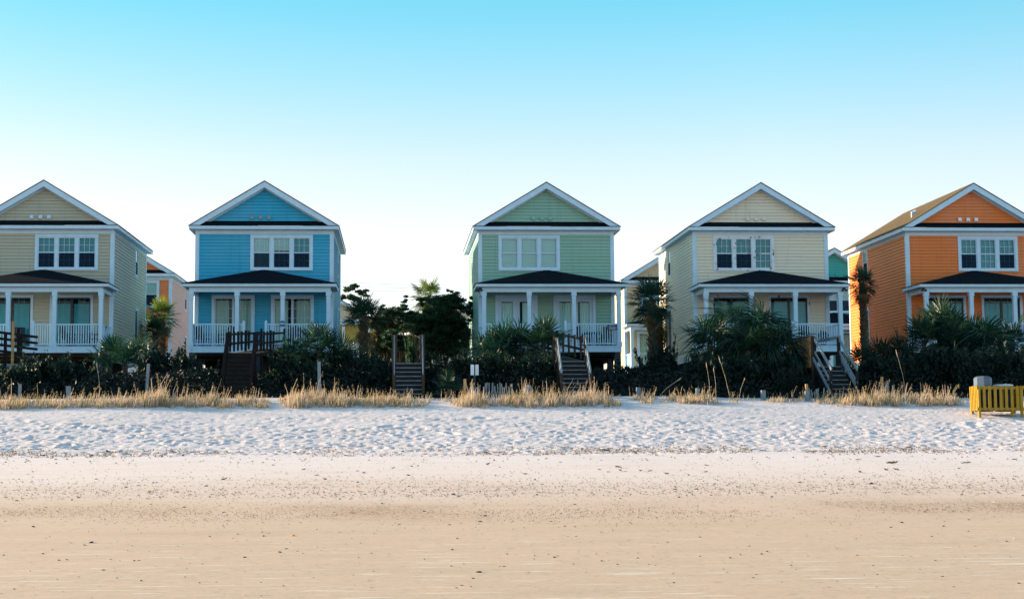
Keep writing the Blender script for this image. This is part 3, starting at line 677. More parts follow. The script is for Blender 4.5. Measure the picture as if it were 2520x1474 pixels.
def palm(label, u, vtop, Y, trunk_r=.16, crown=1.0, n=26, lo=-25, hi=86, set_=None, dead=5, boots=True, group="cabbage palms among the houses", cat="palm tree", lean=0, bootfrom=.3):
    p = at(u, vtop, Y); g = gz(p.x, Y); top_ = p.z-crown*.92; h = max(.25, top_-g)
    t = thing("cabbage_palm", label, cat, (p.x, Y, g), rnd.uniform(0, 6), group); r = random.Random(int(u*7+Y))
    n_ = 7; pts = [(lean*(i/n_)**2, 0, -.2+(h+.2)*i/n_) for i in range(n_+1)]
    smoothed(MB().tube(pts, [trunk_r*(1.15-.3*i/n_) for i in range(n_+1)], 9).build("trunk", BOOT, t))
    if boots:
        bm = MB(); nb = int(max(10, (h*(1-bootfrom))*34))
        for i in range(nb):
            f = bootfrom+(1-bootfrom)*i/nb; z = f*h; a = i*2.4; rr = trunk_r*(1.1-.25*f); d = Vector((math.cos(a), math.sin(a), 0)); s = Vector((-d.y, d.x, 0))
            b0 = Vector((lean*f*f, 0, z))+d*rr*.8; e = b0+d*r.uniform(.10, .19)+Vector((0, 0, r.uniform(.12, .28)))
            bm.hexa([b0-s*.06-d*.05, b0+s*.06-d*.05, b0+s*.05+d*.04, b0-s*.05+d*.04], [e-s*.03-d*.02, e+s*.03-d*.02, e+s*.03, e-s*.03])
        bm.build("leaf_boots", BOOT, t)
    for i in range(n):
        f = i/(n-1); el = R(hi+(lo-hi)*f**.85)+r.uniform(-.18, .18); az = i*2.39996+r.uniform(-.3, .3)
        o = place_frond(t, r.choice(set_ or FR), h+.05*crown-.18*f*crown, az, el, crown*r.uniform(.85, 1.1), r.uniform(-.5, .5))
        o.location.x += lean
    for i in range(dead):
        o = place_frond(t, r.choice(FRD), h-.25*crown, i*2.1+r.uniform(0, 1), R(r.uniform(-80, -50)), crown*r.uniform(.7, .95), r.uniform(-1, 1), "dead_frond"); o.location.x += lean
    return t
def palmetto(label, u, vtop, Y, size=1.0, n=18, lo=5, hi=85, set_=None, group="palmettos on the shaded dune", lift=None):
    p = at(u, vtop, Y); g = gz(p.x, Y); top_ = p.z-size*.95; h = max(.1, top_-g)
    t = thing("palmetto", label, "palmetto", (p.x, Y, g), rnd.uniform(0, 6), group); r = random.Random(int(u*3+Y*11))
    MB().tube([(0,0,-.15),(.05,.02,h*.5),(0,0,h)], [.13,.11,.09], 7).build("trunk", BOOT, t)
    for i in range(n):
        f = i/(n-1); el = R(hi+(lo-hi)*f)+r.uniform(-.2, .2); az = i*2.39996+r.uniform(-.3, .3)
        place_frond(t, r.choice(set_ or FR), h-.25*size*f, az, el, size*r.uniform(.85, 1.12), r.uniform(-.6, .6))
    return t
def leafcloud(C, size, seed=0, asp=2.2, up=.0):
    r = np.random.default_rng(seed); n = len(C)
    a = r.normal(size=(n, 3)); a /= np.linalg.norm(a, axis=1, keepdims=True)
    b = np.cross(a, r.normal(size=(n, 3))); b /= np.linalg.norm(b, axis=1, keepdims=True)
    s = size*r.uniform(.6, 1.35, (n, 1)); a = a*s; b = b*s/asp
    V = np.stack([C-a, C+b-a*.1, C+a, C-b-a*.1], 1).reshape(-1, 3)
    return V, np.arange(4*n).reshape(n, 4)
def blob(r, c, rad, n, shell=.45):
    d = r.normal(size=(n, 3)); d /= np.linalg.norm(d, axis=1, keepdims=True)
    q = r.uniform(0, 1, (n, 1)); q = shell+(1-shell)*q**.6
    bump = 1+.25*np.sin(d[:, :1]*7+c[0]*3)*np.sin(d[:, 1:2]*6+c[1])*np.sin(d[:, 2:3]*5)
    return np.array(c)+d*q*bump*np.array(rad)
def shrub_mesh(seed, m, leaf=.055, dens=900, spiky=False):
    r = np.random.default_rng(seed); pts = []
    for k in range(9):
        a = r.uniform(0, 6.28); q = r.uniform(0, .55); c = (q*math.cos(a), q*math.sin(a), r.uniform(.28, .72)); s = r.uniform(.22, .40)
        pts.append(blob(r, c, (s, s, s*.85), dens))
    for k in range(26):   # loose sprigs breaking the outline
        a = r.uniform(0, 6.28); b = np.array([.6*math.cos(a), .6*math.sin(a), r.uniform(.45, .8)])*r.uniform(.6, 1); e = b+np.array([math.cos(a)*.3, math.sin(a)*.3, r.uniform(.1, .42)])
        t = r.uniform(0, 1, (40, 1)); pts.append(b*(1-t)+e*t+r.normal(size=(40, 3))*.035)
    C = np.concatenate(pts); C = C[C[:, 2] > .0]
    V, Q = leafcloud(C, leaf, seed, 2.4)
    return np_mesh("foliage", V, Q, m)
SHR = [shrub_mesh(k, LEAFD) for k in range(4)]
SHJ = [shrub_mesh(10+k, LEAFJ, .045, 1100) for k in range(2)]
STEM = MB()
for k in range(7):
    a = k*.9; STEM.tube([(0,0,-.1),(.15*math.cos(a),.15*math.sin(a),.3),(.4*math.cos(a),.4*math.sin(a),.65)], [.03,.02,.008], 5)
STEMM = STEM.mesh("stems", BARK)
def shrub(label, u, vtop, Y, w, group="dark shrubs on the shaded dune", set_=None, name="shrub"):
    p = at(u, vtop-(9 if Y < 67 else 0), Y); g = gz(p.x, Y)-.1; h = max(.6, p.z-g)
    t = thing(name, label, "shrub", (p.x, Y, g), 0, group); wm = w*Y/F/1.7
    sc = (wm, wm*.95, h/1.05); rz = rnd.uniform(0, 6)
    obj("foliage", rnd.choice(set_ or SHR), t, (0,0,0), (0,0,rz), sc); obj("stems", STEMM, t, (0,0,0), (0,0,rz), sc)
    return t
def bush_tree(name, label, base, clumps, m, leaf, dens, trunk_r, seed, cat="tree", asp=2.4):
    t = thing(name, label, cat, base); r = np.random.default_rng(seed)
    tr = MB(); fork = Vector((0, 0, max(.6, .35*np.mean([c[2] for c, _ in clumps]))))
    tr.tube([(0,0,-.2), tuple(fork*.5+Vector((.05,.03,0))), tuple(fork)], [trunk_r*1.2, trunk_r, trunk_r*.85], 8)
    for c, s in clumps[::max(1, len(clumps)//11)]:
        c = Vector(c); mid = (fork+c)/2+Vector((r.uniform(-.15,.15), r.uniform(-.15,.15), r.uniform(-.1,.2)))
        tr.tube([fork, mid, fork.lerp(c, .85)], [trunk_r*.45, trunk_r*.28, trunk_r*.08], 6)
    tr.build("trunk", BARK, t)
    C = np.concatenate([blob(r, c, s, int(dens*s[0]*s[2])+40, .2) for c, s in clumps])
    V, Q = leafcloud(C, leaf, seed, asp); obj("crown", np_mesh("crown", V, Q, m), t)
    return t

# palms
palm("stout palm with spiky dark crown right of the blue house", 895, 736, 68, .19, 1.02, 26, lo=-20, dead=6)
palm("tall shaggy palm silhouetted before the tan house left of the pale cream house", 1603, 690, 67, .17, 1.05, 34, lo=-55, hi=88, dead=8)
palm("slim shaggy palm dark against the sunlit edge of the orange house", 2121, 664, 72.4, .13, .80, 30, lo=-45, dead=12, bootfrom=.45)
palm("sunlit golden palm standing between the tan cream and coral houses", 402, 738, 85, .2, 1.05, 26, lo=-35, set_=FRY+FR[:1], dead=12, lean=.1)
palm("dark fan palm just left of the sunlit golden palm", 383, 785, 82.5, .15, .9, 20, lo=-10, dead=3)
palm("sunlit yellow green palm top rising behind the dark bushy tree", 1054, 690, 94, .17, 1.15, 24, lo=-60, set_=FRY, dead=10)
palm("sunlit golden palm half hidden behind the tall shaggy palm", 1622, 752, 82, .2, .95, 22, lo=-50, set_=FRY, dead=14)
GL = "sunlit palmettos beside the path"
palmetto("small sunlit palmetto seen between the path stair posts", 978, 828, 86, .9, 16, set_=FRY, group=GL)
palmetto("small sunlit palmetto under the dark bushy tree", 1112, 838, 88, .9, 14, set_=FRY, group=GL)
# shaded palmettos, left to right
for i, (u, v, Y, s, n, lab) in enumerate([
    (268, 826, 63, 1.0, 18, "palmetto with tall blades at the corner of the tan cream house porch"),
    (308, 838, 62, .95, 16, "palmetto leaning beside the dark side door of the tan cream house"),
    (345, 832, 64, .9, 16, "palmetto below the rear corner of the tan cream house"),
    (712, 836, 62.5, 1.0, 22, "rounded palmetto between the redwood stair and the spiky fan palm"),
    (786, 797, 61.5, 1.15, 26, "large spiky palmetto hiding the white sign on the blue house railing"),
    (848, 832, 62, 1.05, 20, "palmetto at the right corner of the blue house"),
    (1200, 812, 62.5, 1.1, 22, "palmetto at the left column of the green house porch"),
    (1240, 797, 61.8, 1.1, 22, "palmetto before the left door of the green house"),
    (1284, 800, 62, 1.1, 22, "palmetto before the second column of the green house porch"),
    (1336, 785, 61, 1.15, 26, "tall palmetto just left of the green house stair"),
    (1106, 912, 57.6, .72, 18, "small pale palmetto low in the thicket right of the path stair"),
    (2120, 846, 64, .9, 16, "small palmetto at the foot of the slim palm"),
    (2165, 838, 63.5, .9, 16, "palmetto below the orange side wall"),
    (2215, 822, 63, .95, 18, "palmetto where the hedge climbs toward the orange house porch"),
    (2308, 742, 63, 1.2, 24, "tallest spiky palmetto in the hedge before the orange house"),
    (2272, 782, 62.5, 1.1, 22, "dense palmetto at the left porch corner of the orange house"),
    (2352, 786, 62, 1.05, 20, "palmetto in the hedge before the left door of the orange house"),
    (2392, 778, 63, 1.1, 24, "broad palmetto before the second column of the orange house"),
    (2440, 788, 62.3, 1.1, 22, "palmetto in the hedge before the right door of the orange house"),
    (2490, 782, 62.8, 1.15, 22, "palmetto in the hedge at the right edge of the photo")]):
    palmetto(lab, u, v, Y, s, n, lo=-15 if s > 1 else 5) if n < 0 else palmetto(lab, u, v, Y, s*1.05, max(11, int(n*.66)), lo=-10 if s > 1 else 8)
for (u, v, Y, lab) in [(1746, 786, 62, "drooping palm left of the big clump before the pale cream house"), (1802, 754, 62.6, "tallest drooping palm in the clump before the pale cream house"), (1872, 756, 62, "drooping palm before the second column of the pale cream house"),
                       (1912, 800, 61.2, "drooping palm beside the tan plank landing"), (2330, 770, 63.6, "drooping palm behind the tallest spiky palmetto of the hedge"), (2420, 800, 61.4, "drooping palm low in the hedge left of the yellow bin stand"), (1838, 800, 61, "low drooping palm at the heart of the clump before the pale cream house")]:
    palm(lab, u, v, Y, .16, 1.2, 26, lo=-70, set_=FRH+FR[:2], dead=4, boots=False, group="drooping palms on the shaded dune")
# shrubs, left to right
for (u, v, Y, w, lab) in [
    (40, 900, 60, 120, "dark shrub at the left edge below the boardwalk"), (110, 876, 61, 120, "dark shrub with a few yellow leaves below the tan cream house stair"), (180, 884, 60.5, 130, "dark shrub under the porch deck of the tan cream house"),
    (385, 862, 64, 130, "dark shrub at the foot of the sunlit golden palm"), (450, 880, 63, 110, "dark shrub under the left corner of the blue house porch"), (520, 905, 61.5, 110, "low dark shrub just left of the redwood stair"),
    (700, 872, 60.5, 90, "dark shrub just right of the redwood stair"), (760, 886, 60, 110, "dark shrub behind the pale leaning post"), (845, 862, 63.5, 120, "dark shrub below the right corner of the blue house"),
    (905, 872, 61, 120, "dark shrub at the foot of the stout palm"), (940, 880, 63, 70, "dark shrub left of the path stair posts"), (1075, 888, 62, 70, "dark shrub right of the path stair posts"),
    (1125, 880, 61, 120, "dark shrub in the thicket before the pale board marker"), (1205, 868, 60.5, 150, "dark rounded shrub right of the pale board marker"), (1300, 872, 60, 140, "dark shrub under the palmettos before the green house"),
    (1500, 925, 61, 90, "low dark shrub under the right corner of the green house"), (1565, 892, 62, 120, "rounded shrub on the mound right of the green house"), (1610, 862, 65, 100, "tall leafy shrub around the trunk of the tall shaggy palm"),
    (1640, 838, 66, 60, "upright leafy shrub beside the dark side door of the pale cream house"), (1690, 890, 61, 150, "broad dark shrub on the mound before the pale cream house"), (1770, 872, 60, 150, "dark shrub under the drooping palm clump"), (1860, 880, 60, 150, "dark shrub left of the tan plank landing"),
    (1930, 908, 59, 80, "dark shrub under the tan plank landing"), (2140, 880, 61, 130, "dark shrub right of the grey stair"), (2210, 872, 60, 140, "dark shrub in the hedge before the orange side wall"), (2290, 850, 60, 150, "dark shrub below the tallest spiky palmetto"), (2370, 856, 59.5, 150, "dark shrub in the hedge behind the yellow bin stand, left part"), (2450, 860, 60, 150, "dark shrub in the hedge directly behind the grey domed bin"), (2510, 860, 59.5, 110, "dark shrub in the hedge at the right edge")]:
    shrub(lab, u, v, Y, w)
shrub("feathery juniper sprig between the coral side wall and the blue house", 444, 846, 70, 40, set_=SHJ)
GO = "sunlit olive shrubs behind the path"
SHO_ = [shrub_mesh(30+k, LEAFO, .06, 800) for k in range(2)]
for (u, v, Y, w, lab) in [(925, 812, 90, 55, "sunlit olive shrub just right of the stout palm's trunk"), (958, 828, 92, 60, "sunlit olive shrub left of the path stair posts"), (1003, 822, 95, 60, "sunlit olive shrub seen between the path stair posts"), (1138, 838, 90, 60, "sunlit olive shrub beside the left wall of the green house")]:
    shrub(lab, u, v, Y, w, GO, SHO_)
for (u, v, Y, w, lab) in [(1022, 818, 83, 60, "dark shrub filling the gap between the juniper and the bushy tree"), (1048, 846, 78, 60, "dark shrub at the left foot of the bushy tree"), (1140, 850, 78, 60, "dark shrub at the right foot of the bushy tree")]:
    shrub(lab, u, v, Y, w, "dark shrubs around the tree group", SHJ)
# trees
def tufts(spec, Y, base, k, seed, spread=1.0, flat=.62):
    """spec: (u, v, half width, half height) masses, each broken into k ragged tufts"""
    r = random.Random(seed); out = []
    for (u, v, a, b) in spec:
        n = max(3, int(k*a*b/380))
        for i in range(n):
            q = r.random()**.5; t = r.uniform(0, 6.283); uu = u+a*q*math.cos(t)*spread; vv = v+b*q*math.sin(t)*spread
            p = at(uu, vv, Y); sc = Y/F; s_ = r.uniform(.6, 1.15)*max(6, min(15, (a*b)**.5*.68))
            out.append(((p.x-base[0], r.uniform(-.9, .9)*a*sc, p.z-base[2]), (s_*sc*r.uniform(1.0, 1.5), s_*sc*1.2, s_*sc*flat*r.uniform(.8, 1.2))))
    return out
g0 = gz(wx(1088, 80), 80); base = (wx(1088, 80), 80, g0)
bush_tree("bushy_tree", "dark wind shaped bushy tree left of the green house", base,
    tufts([(1085, 780, 50, 22), (1095, 748, 32, 18), (1120, 742, 22, 16), (1105, 722, 8, 10), (1127, 724, 8, 9), (1150, 762, 18, 12), (1160, 740, 7, 8), (1165, 752, 7, 5), (1052, 745, 18, 14), (1045, 815, 28, 10), (1112, 820, 42, 22), (1028, 798, 26, 14), (1012, 772, 14, 7), (1160, 785, 12, 10), (1075, 845, 34, 22), (1020, 778, 24, 10), (1140, 798, 24, 10), (1120, 860, 30, 16), (1078, 805, 40, 14)], 80, base, 13, 3),
    LEAFJ, .075, 2500, .20, 3)
base = (wx(985, 84), 84, 3.2)
bush_tree("juniper_tree", "dark juniper with a thin top spire left of the bushy tree", base,
    tufts([(982, 772, 22, 12), (995, 750, 11, 12), (996, 732, 5, 11), (962, 768, 18, 9), (942, 755, 4, 8), (945, 773, 10, 7), (990, 795, 20, 10), (1008, 780, 16, 10), (960, 835, 18, 20), (990, 845, 20, 16)], 84, base, 13, 4),
    LEAFJ, .065, 4200, .12, 4)
base = (wx(945, 86), 86, 3.2)
bush_tree("olive_tree", "grey olive leafy tree behind the stout palm", base,
    tufts([(945, 785, 28, 18), (968, 772, 20, 14), (930, 810, 20, 20), (982, 800, 22, 12), (950, 835, 30, 22), (925, 852, 18, 22), (915, 790, 14, 14), (975, 850, 24, 18)], 86, base, 14, 5, flat=.8),
    LEAFO, .10, 2600, .14, 5)
base = (wx(868, 150), 150, 3.2)
bush_tree("pine_tree", "distant flat topped pine just right of the blue house", base,
    tufts([(866, 706, 18, 5), (848, 713, 12, 5), (890, 718, 13, 6), (850, 731, 22, 6), (868, 737, 14, 4), (898, 727, 8, 6), (842, 748, 10, 5)], 150, base, 30, 6, flat=.5),
    LEAFP, .17, 420, .22, 6)
base = (wx(1012, 110), 110, 3.2)
bush_tree("olive_tree", "pale olive shrub tree seen through the gap left of the bushy tree", base,
    tufts([(1010, 790, 24, 16), (1030, 815, 20, 14), (995, 828, 20, 16), (1015, 848, 30, 16)], 110, base, 12, 7, flat=.8),
    LEAFO, .11, 2400, .14, 7)
base = (wx(1140, 100), 100, 3.2)
bush_tree("olive_tree", "pale olive bush behind the dark bushy tree beside the green house", base,
    tufts([(1138, 818, 20, 16), (1148, 842, 18, 16), (1120, 852, 20, 16)], 100, base, 13, 8, flat=.8),
    LEAFO, .10, 2600, .12, 8)
# planter on the pale cream porch
MB().tube([(0,0,0),(0,0,.3)], [.13,.18], 12).build("pot", CANM, pl)
pc = np.concatenate([blob(np.random.default_rng(3), (0,0,.5), (.25,.25,.22), 500)]); V, Q = leafcloud(pc, .06, 3); obj("foliage", np_mesh("foliage", V, Q, LEAFD), pl)

# undergrowth: one low mat of scrub that nobody could count
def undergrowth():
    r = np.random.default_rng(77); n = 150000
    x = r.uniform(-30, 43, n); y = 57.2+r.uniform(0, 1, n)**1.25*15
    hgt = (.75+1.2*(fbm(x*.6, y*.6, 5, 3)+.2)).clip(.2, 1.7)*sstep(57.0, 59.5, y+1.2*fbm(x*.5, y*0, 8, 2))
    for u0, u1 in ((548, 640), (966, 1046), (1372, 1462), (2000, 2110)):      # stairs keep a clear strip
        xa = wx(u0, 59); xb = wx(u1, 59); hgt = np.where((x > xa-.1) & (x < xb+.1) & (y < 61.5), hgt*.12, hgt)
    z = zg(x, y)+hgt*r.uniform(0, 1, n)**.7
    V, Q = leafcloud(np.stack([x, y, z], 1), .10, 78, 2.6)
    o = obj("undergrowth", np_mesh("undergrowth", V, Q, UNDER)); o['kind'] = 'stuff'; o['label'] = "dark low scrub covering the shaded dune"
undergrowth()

# dune grass
def grass():
    r = np.random.default_rng(9); Vs = []; Cs = []
    belts = [(-40, 660, 53.9, 1.0, 8200), (690, 1050, 53.9, 1.05, 5400), (1115, 1525, 53.8, 1.0, 5200), (1566, 1640, 54.6, .85, 700), (1650, 1690, 54.6, .8, 420), (1690, 1765, 54.6, .85, 1100), (1790, 1830, 54.9, .5, 140), (1850, 2040, 55.0, .55, 700), (2040, 2365, 54.6, .85, 4600), (2365, 2400, 54.8, .5, 60), (1050, 1115, 55.6, .5, 250)]
    for (u0, u1, Y0, hs, n) in belts:
        x0, x1 = wx(u0, Y0), wx(u1, Y0)
        nc = max(3, int(n/30)); cxs = r.uniform(x0, x1, nc); cys = Y0-.55+r.uniform(0, 1, nc)*1.9; ch = r.uniform(.35, 1.15, nc)*(.62+.85*vnoise(cxs*.8, cys*0, 4))*(.6+.4*sstep(0, .8, np.minimum(cxs-x0, x1-cxs))); ct = r.uniform(0, 1, nc)
        idx = r.integers(0, nc, n); x = cxs[idx]+r.normal(size=n)*.10; y = cys[idx]+r.normal(size=n)*.12
        h = .38*hs*ch[idx]*r.uniform(.3, 1.15, n); tall = r.uniform(0, 1, n) < .035; h = np.where(tall, h*1.5+.18, h)
        z = zg(x, y)-.03; ang = r.uniform(0, 6.28, n); lean = r.uniform(.02, .34, n)*h; dx, dy = np.cos(ang)*lean+.10*h, np.sin(ang)*lean
        w = r.uniform(.007, .016, n); pa = r.uniform(0, 6.28, n); px, py = np.cos(pa)*w, np.sin(pa)*w
        b = np.stack([x, y, z], 1); mid = b+np.stack([dx*.35, dy*.35, h*.6], 1); t = b+np.stack([dx, dy, h], 1); p = np.stack([px, py, 0*px], 1)
        Vs.append(np.stack([b-p, b+p, mid+p*.9, mid-p*.9, t+p*.25, t-p*.25], 1).reshape(-1, 3))
        k = r.uniform(0, 1, n)*.6+ct[idx]*.4
        straw = np.array([.64, .48, .33]); gold = np.array([.54, .38, .17]); gry = np.array([.60, .49, .40]); grn = np.array([.22, .24, .08]); brn = np.array([.24, .14, .06])
        c = np.where((k < .32)[:, None], gry, np.where((k < .68)[:, None], straw, np.where((k < .84)[:, None], gold, np.where((k < .93)[:, None], grn, brn))))
        c = c*r.uniform(.75, 1.1, (n, 1)); c6 = np.repeat(c[:, None, :], 6, 1)
        c6[:, :2] *= .7  # blade bases darkened in the colour, for shade low in the tufts
        Cs.append(c6.reshape(-1, 3))
        # seed heads
        th = np.where(tall)[0]
        if len(th):
            C = np.repeat(t[th], 7, 0)+r.normal(size=(len(th)*7, 3))*np.array([.015, .015, .06])-np.array([0, 0, .05]); sc = .017
            a = r.normal(size=(len(C), 3)); a /= np.linalg.norm(a, axis=1, keepdims=True); bb = np.cross(a, r.normal(size=(len(C), 3))); bb /= np.linalg.norm(bb, axis=1, keepdims=True)
            a[:, 2] += 1; Vs.append(np.stack([C-a*sc, C-a*sc*.9, C+bb*sc*.5, C-bb*sc*.5, C+a*sc, C+a*sc*.9], 1).reshape(-1, 3)); Cs.append(np.tile(np.array([.50, .36, .2]), (len(C)*6, 1)))
    V = np.concatenate(Vs); Cc = np.concatenate(Cs); n = len(V)//6; I = np.arange(n)[:, None]*6
    Q = np.concatenate([I+np.array([0, 1, 2, 3]), I+np.array([3, 2, 4, 5])])
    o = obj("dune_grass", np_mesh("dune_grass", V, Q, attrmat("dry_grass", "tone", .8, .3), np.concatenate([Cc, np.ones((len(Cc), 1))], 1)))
    o['kind'] = 'stuff'; o['label'] = "dry straw coloured grass along the top of the beach"
grass()
STALK = mat("dry_stalk", (.50, .40, .28), .8, .1)
for (u0, v0, u1, v1, Y, lab) in [(1611, 968, 1676, 930, 55.5, "dry grass stalk leaning far right over the sparse grass"), (1748, 965, 1738, 893, 55.5, "tall thin grass stalk before the white skirt of the pale cream house"), (1798, 972, 1769, 878, 55.5, "tall slanting grass stalk right of the thin one"), (1762, 960, 1756, 905, 55.6, "short upright grass stalk between two taller ones"),
                                 (1817, 970, 1833, 930, 55.4, "bent grass stalk with a curled seed head"), (246, 965, 238, 893, 56, "slender grass stalk below the tan cream house deck"), (2232, 950, 2205, 862, 57, "slender green stalk in the hedge before the orange wall")]:
    a = at(u0, v0, Y); b = at(u1, v1, Y); a.z = gz(a.x, Y)-.05
    t = thing("grass_stalk", lab, "grass stalk", tuple(a), 0, "single tall grass stalks"); d = b-a
    MB().tube([(0,0,0), tuple(d*.5+Vector((.03*(1 if d.x < 0 else -1), 0, .05))), tuple(d)], [.008, .006, .004], 5).build("stem", STALK, t)
    MB().tube([tuple(d*.86), tuple(d*.95), tuple(d*1.02)], [.004, .014, .004], 5).build("seed_head", STALK, t)

# ------------------------------------------------------------------ timber
def post(name, label, u, v0, v1, Y, w, m, lean=0, cat="post", group=None, rnd_=False):
    a = at(u, v0, Y); b = at(u, v1, Y); g = min(gz(a.x, Y), b.z)-.15
    mb = MB(); h = a.z-g
    mb.tube([(0,0,0),(lean,0,h)], [w*.55, w*.5], 8) if rnd_ else mb.beam((0,0,0), (lean,0,h), w, w*.8, (0,1,0))
    o = mb.build(name, m, None, (a.x, Y, g)); return tag(o, label, cat, group)
GP = "old posts along the dune foot"
post("timber_post", "blue grey leaning post standing below the coral house", 361, 895, 945, 57.5, .11, WOODGREY, .07, group=GP)
post("timber_post", "pale post standing below the spiky fan palm", 787, 890, 945, 57.2, .12, WOODGREY, -.03, group=GP)
post("timber_post", "short pale post in the grass near the left edge", 48, 945, 982, 55, .10, WOODGREY, .02, group=GP)
post("timber_post", "thin pale stake in the grass left of the redwood stair", 293, 953, 985, 55, .06, WOODTAN, group=GP)
post("timber_post", "grey stump in the grass before the tan cream house", 172, 950, 985, 55.3, .16, WOODGREY, -.06, group=GP)
post("timber_post", "wide pale stump in the grass right of the sand fence", 1298, 947, 975, 55.6, .22, WOODGREY, .02, group=GP)
post("timber_post", "grey post stump right of the green house stair", 1571, 953, 985, 55.8, .16, WOODGREY, group=GP)
post("timber_post", "grey stump behind the sparse grass below the pale cream house", 1716, 955, 985, 56, .15, WOODGREY, .02, group=GP)
post("timber_post", "stout round grey stump on the bare sand left of the grey stair", 1878, 960, 990, 55.8, .20, WOODGREY, rnd_=True, group=GP)
post("timber_post", "round sunlit post at the foot of the grey stair", 1985, 962, 990, 55.6, .17, WOODGREY, rnd_=True, group=GP)
post("timber_post", "brown post rising from the hedge at the right edge", 2416, 795, 860, 63, .11, WOODBRN, group=GP)
p = at(1168, 897, 58.2); g = gz(p.x, 58.2)
bm_ = thing("board_marker", "pair of pale upright boards standing in the thicket left of the green house", "marker", (p.x, 58.2, g))
hh = p.z-g
MB().hexa([(-.16,0,hh-.42),(-.02,.06,hh-.42),(-.02,.08,hh-.42),(-.16,.02,hh-.42)], [(-.16,0,hh),(-.02,.06,hh),(-.02,.08,hh),(-.16,.02,hh)]).build("board", SIGNWHITE, bm_)
MB().hexa([(.03,.06,hh-.42),(.16,0,hh-.42),(.16,.02,hh-.42),(.03,.08,hh-.42)], [(.03,.06,hh),(.16,0,hh),(.16,.02,hh),(.03,.08,hh)]).build("board", SIGNWHITE, bm_)
MB().box(-.04, .04, .09, .16, -.2, hh-.05).build("post", PIERM, bm_)
def sand_fence(label, u0, u1, Y, n, h, seed):
    x0, x1 = wx(u0, Y), wx(u1, Y); r = random.Random(seed); t = thing("sand_fence", label, "fence", (x0, Y, gz(x0, Y)))
    for i in range(n):
        x = (x1-x0)*i/max(1, n-1)+r.uniform(-.02, .02); l = r.uniform(-.10, .10); zb = gz(x0+x, Y)-gz(x0, Y)-.1
        MB().beam((x, r.uniform(-.02,.02), zb), (x+l, 0, zb+h*r.uniform(.8, 1.1)), .035, .012, (0,1,0)).build("slat", WOODGREY, t)
    w = MB(); w.tube([(0,0,h*.35),(x1-x0,0,h*.35+gz(x1,Y)-gz(x0,Y))], .006, 5); w.build("wire", METAL, t)
    MB().beam((-.08,.05,-.2), (-.08,.05,h*1.15), .09, .09).build("fence_post", WOODTAN, t)
sand_fence("grey slatted sand fence half buried in grass before the green house", 1150, 1262, 55.5, 26, .72, 2)
sand_fence("broken grey sand fence slats at the foot of the grey stair", 1992, 2024, 56, 8, .55, 3)
sand_fence("broken grey sand fence slats beyond the grass near the yellow bin stand", 2178, 2196, 57, 5, .75, 4)

def stair(label, xl, xr, Yb, Yt, zt, m, railm, walk_to=None, walk_z=None, post_top=1.1, pickets=True, name="dune_stair", wl=None, tall=None, lower_rail=True, risers=True, pw=.12):
    """flight from the beach up to zt at Yt, then a boardwalk to walk_to"""
    zb = gz((xl+xr)/2, Yb); t = thing(name, label, "stairs", ((xl+xr)/2, Yb, zb)); w = (xr-xl)/2; X = 0
    n = max(3, round((zt-zb)/.19)); H = zt-zb; D = Yt-Yb
    for i in range(n):
        z = H*(i+1)/n; y = D*i/n; MB().box(-w+.05, w-.05, y-.02, y+D/n+.02, z-.03, z).build("tread", railm, t)
        if risers: MB().box(-w+.06, w-.06, y+D/n-.03, y+D/n-.005, z-.0, z+H/n-.045).build("riser", LATTM, t) if i < n-1 else None
    for sx in (-1, 1):
        MB().beam((sx*w, -.1, -.15), (sx*w, D, H-.12), .05, .26).build("stringer", m, t)
        pts_h = tall if tall else H+post_top
        MB().beam((sx*w, D, -.3), (sx*w, D, pts_h), pw, pw).build("post", m, t)
        MB().beam((sx*(w+.02), .05, -.25), (sx*(w+.02), .05, post_top*.93), .10, .10).build("post", m, t)
        MB().beam((sx*(w+.01), -.05, post_top*.95), (sx*(w+.01), D-.06, pts_h-.06), .05, .13).build("handrail", railm, t)
        if lower_rail: MB().beam((sx*(w+.01), -.0, post_top*.5), (sx*(w+.01), D-.06, pts_h-.06-post_top*.45), .04, .10).build("handrail", railm, t)
    if walk_to:
        dy = walk_to-Yb; dz = walk_z-zb; sh = wl or 0
        MB().hexa([(-w,D,H-.16),(w,D,H-.16),(w+sh,dy,dz-.16),(-w+sh,dy,dz-.16)], [(-w,D,H),(w,D,H),(w+sh,dy,dz),(-w+sh,dy,dz)]).build("decking", m, t)
        L = dy-D; k = 2
        for sx in (-1, 1):
            for f_ in (.55, 1.0): MB().beam((sx*w, D+.05, H+post_top*f_-.08), (sx*w+sh, dy, dz+post_top*f_-.08), .05, .10).build("handrail", m, t)
            for i in range(1, k+1):
                f = i/k; MB().beam((sx*w+sh*f, D+L*f-.05, -.4), (sx*w+sh*f, D+L*f-.05, H+(dz-H)*f+post_top+(.12 if i == k else .06)), .10, .10).build("post", m, t)
            if pickets:
                np_ = int(L*.62/1.15)
                for i in range(np_):
                    f = (i+.7)/np_*.62; MB().beam((sx*w+sh*f-.0, D+L*f, H+(dz-H)*f+.05), (sx*w+sh*f, D+L*f, H+(dz-H)*f+post_top+.03), .09, .03).build("picket", m, t)
    return t
# redwood stair of the blue house
stair("dark redwood picket stair leading up to the blue house porch", wx(557.5, 60), wx(625, 60), 58.3, 60, at(600, 870, 60).z, WOODRED, WOODRED, 71.4, 5.72, .86, True, wl=.35)
# public path stair
stair("tall posted brown timber stair on the path between the blue and green houses", wx(971, 59), wx(1039, 59), 57.5, 59, at(1005, 894, 59).z, WOODBRN, WOODGREY, 80, 4.5, 1.0, False, wl=0, pw=.20, tall=at(1005, 824, 59).z-gz(wx(1005, 57.5), 57.5), lower_rail=False)
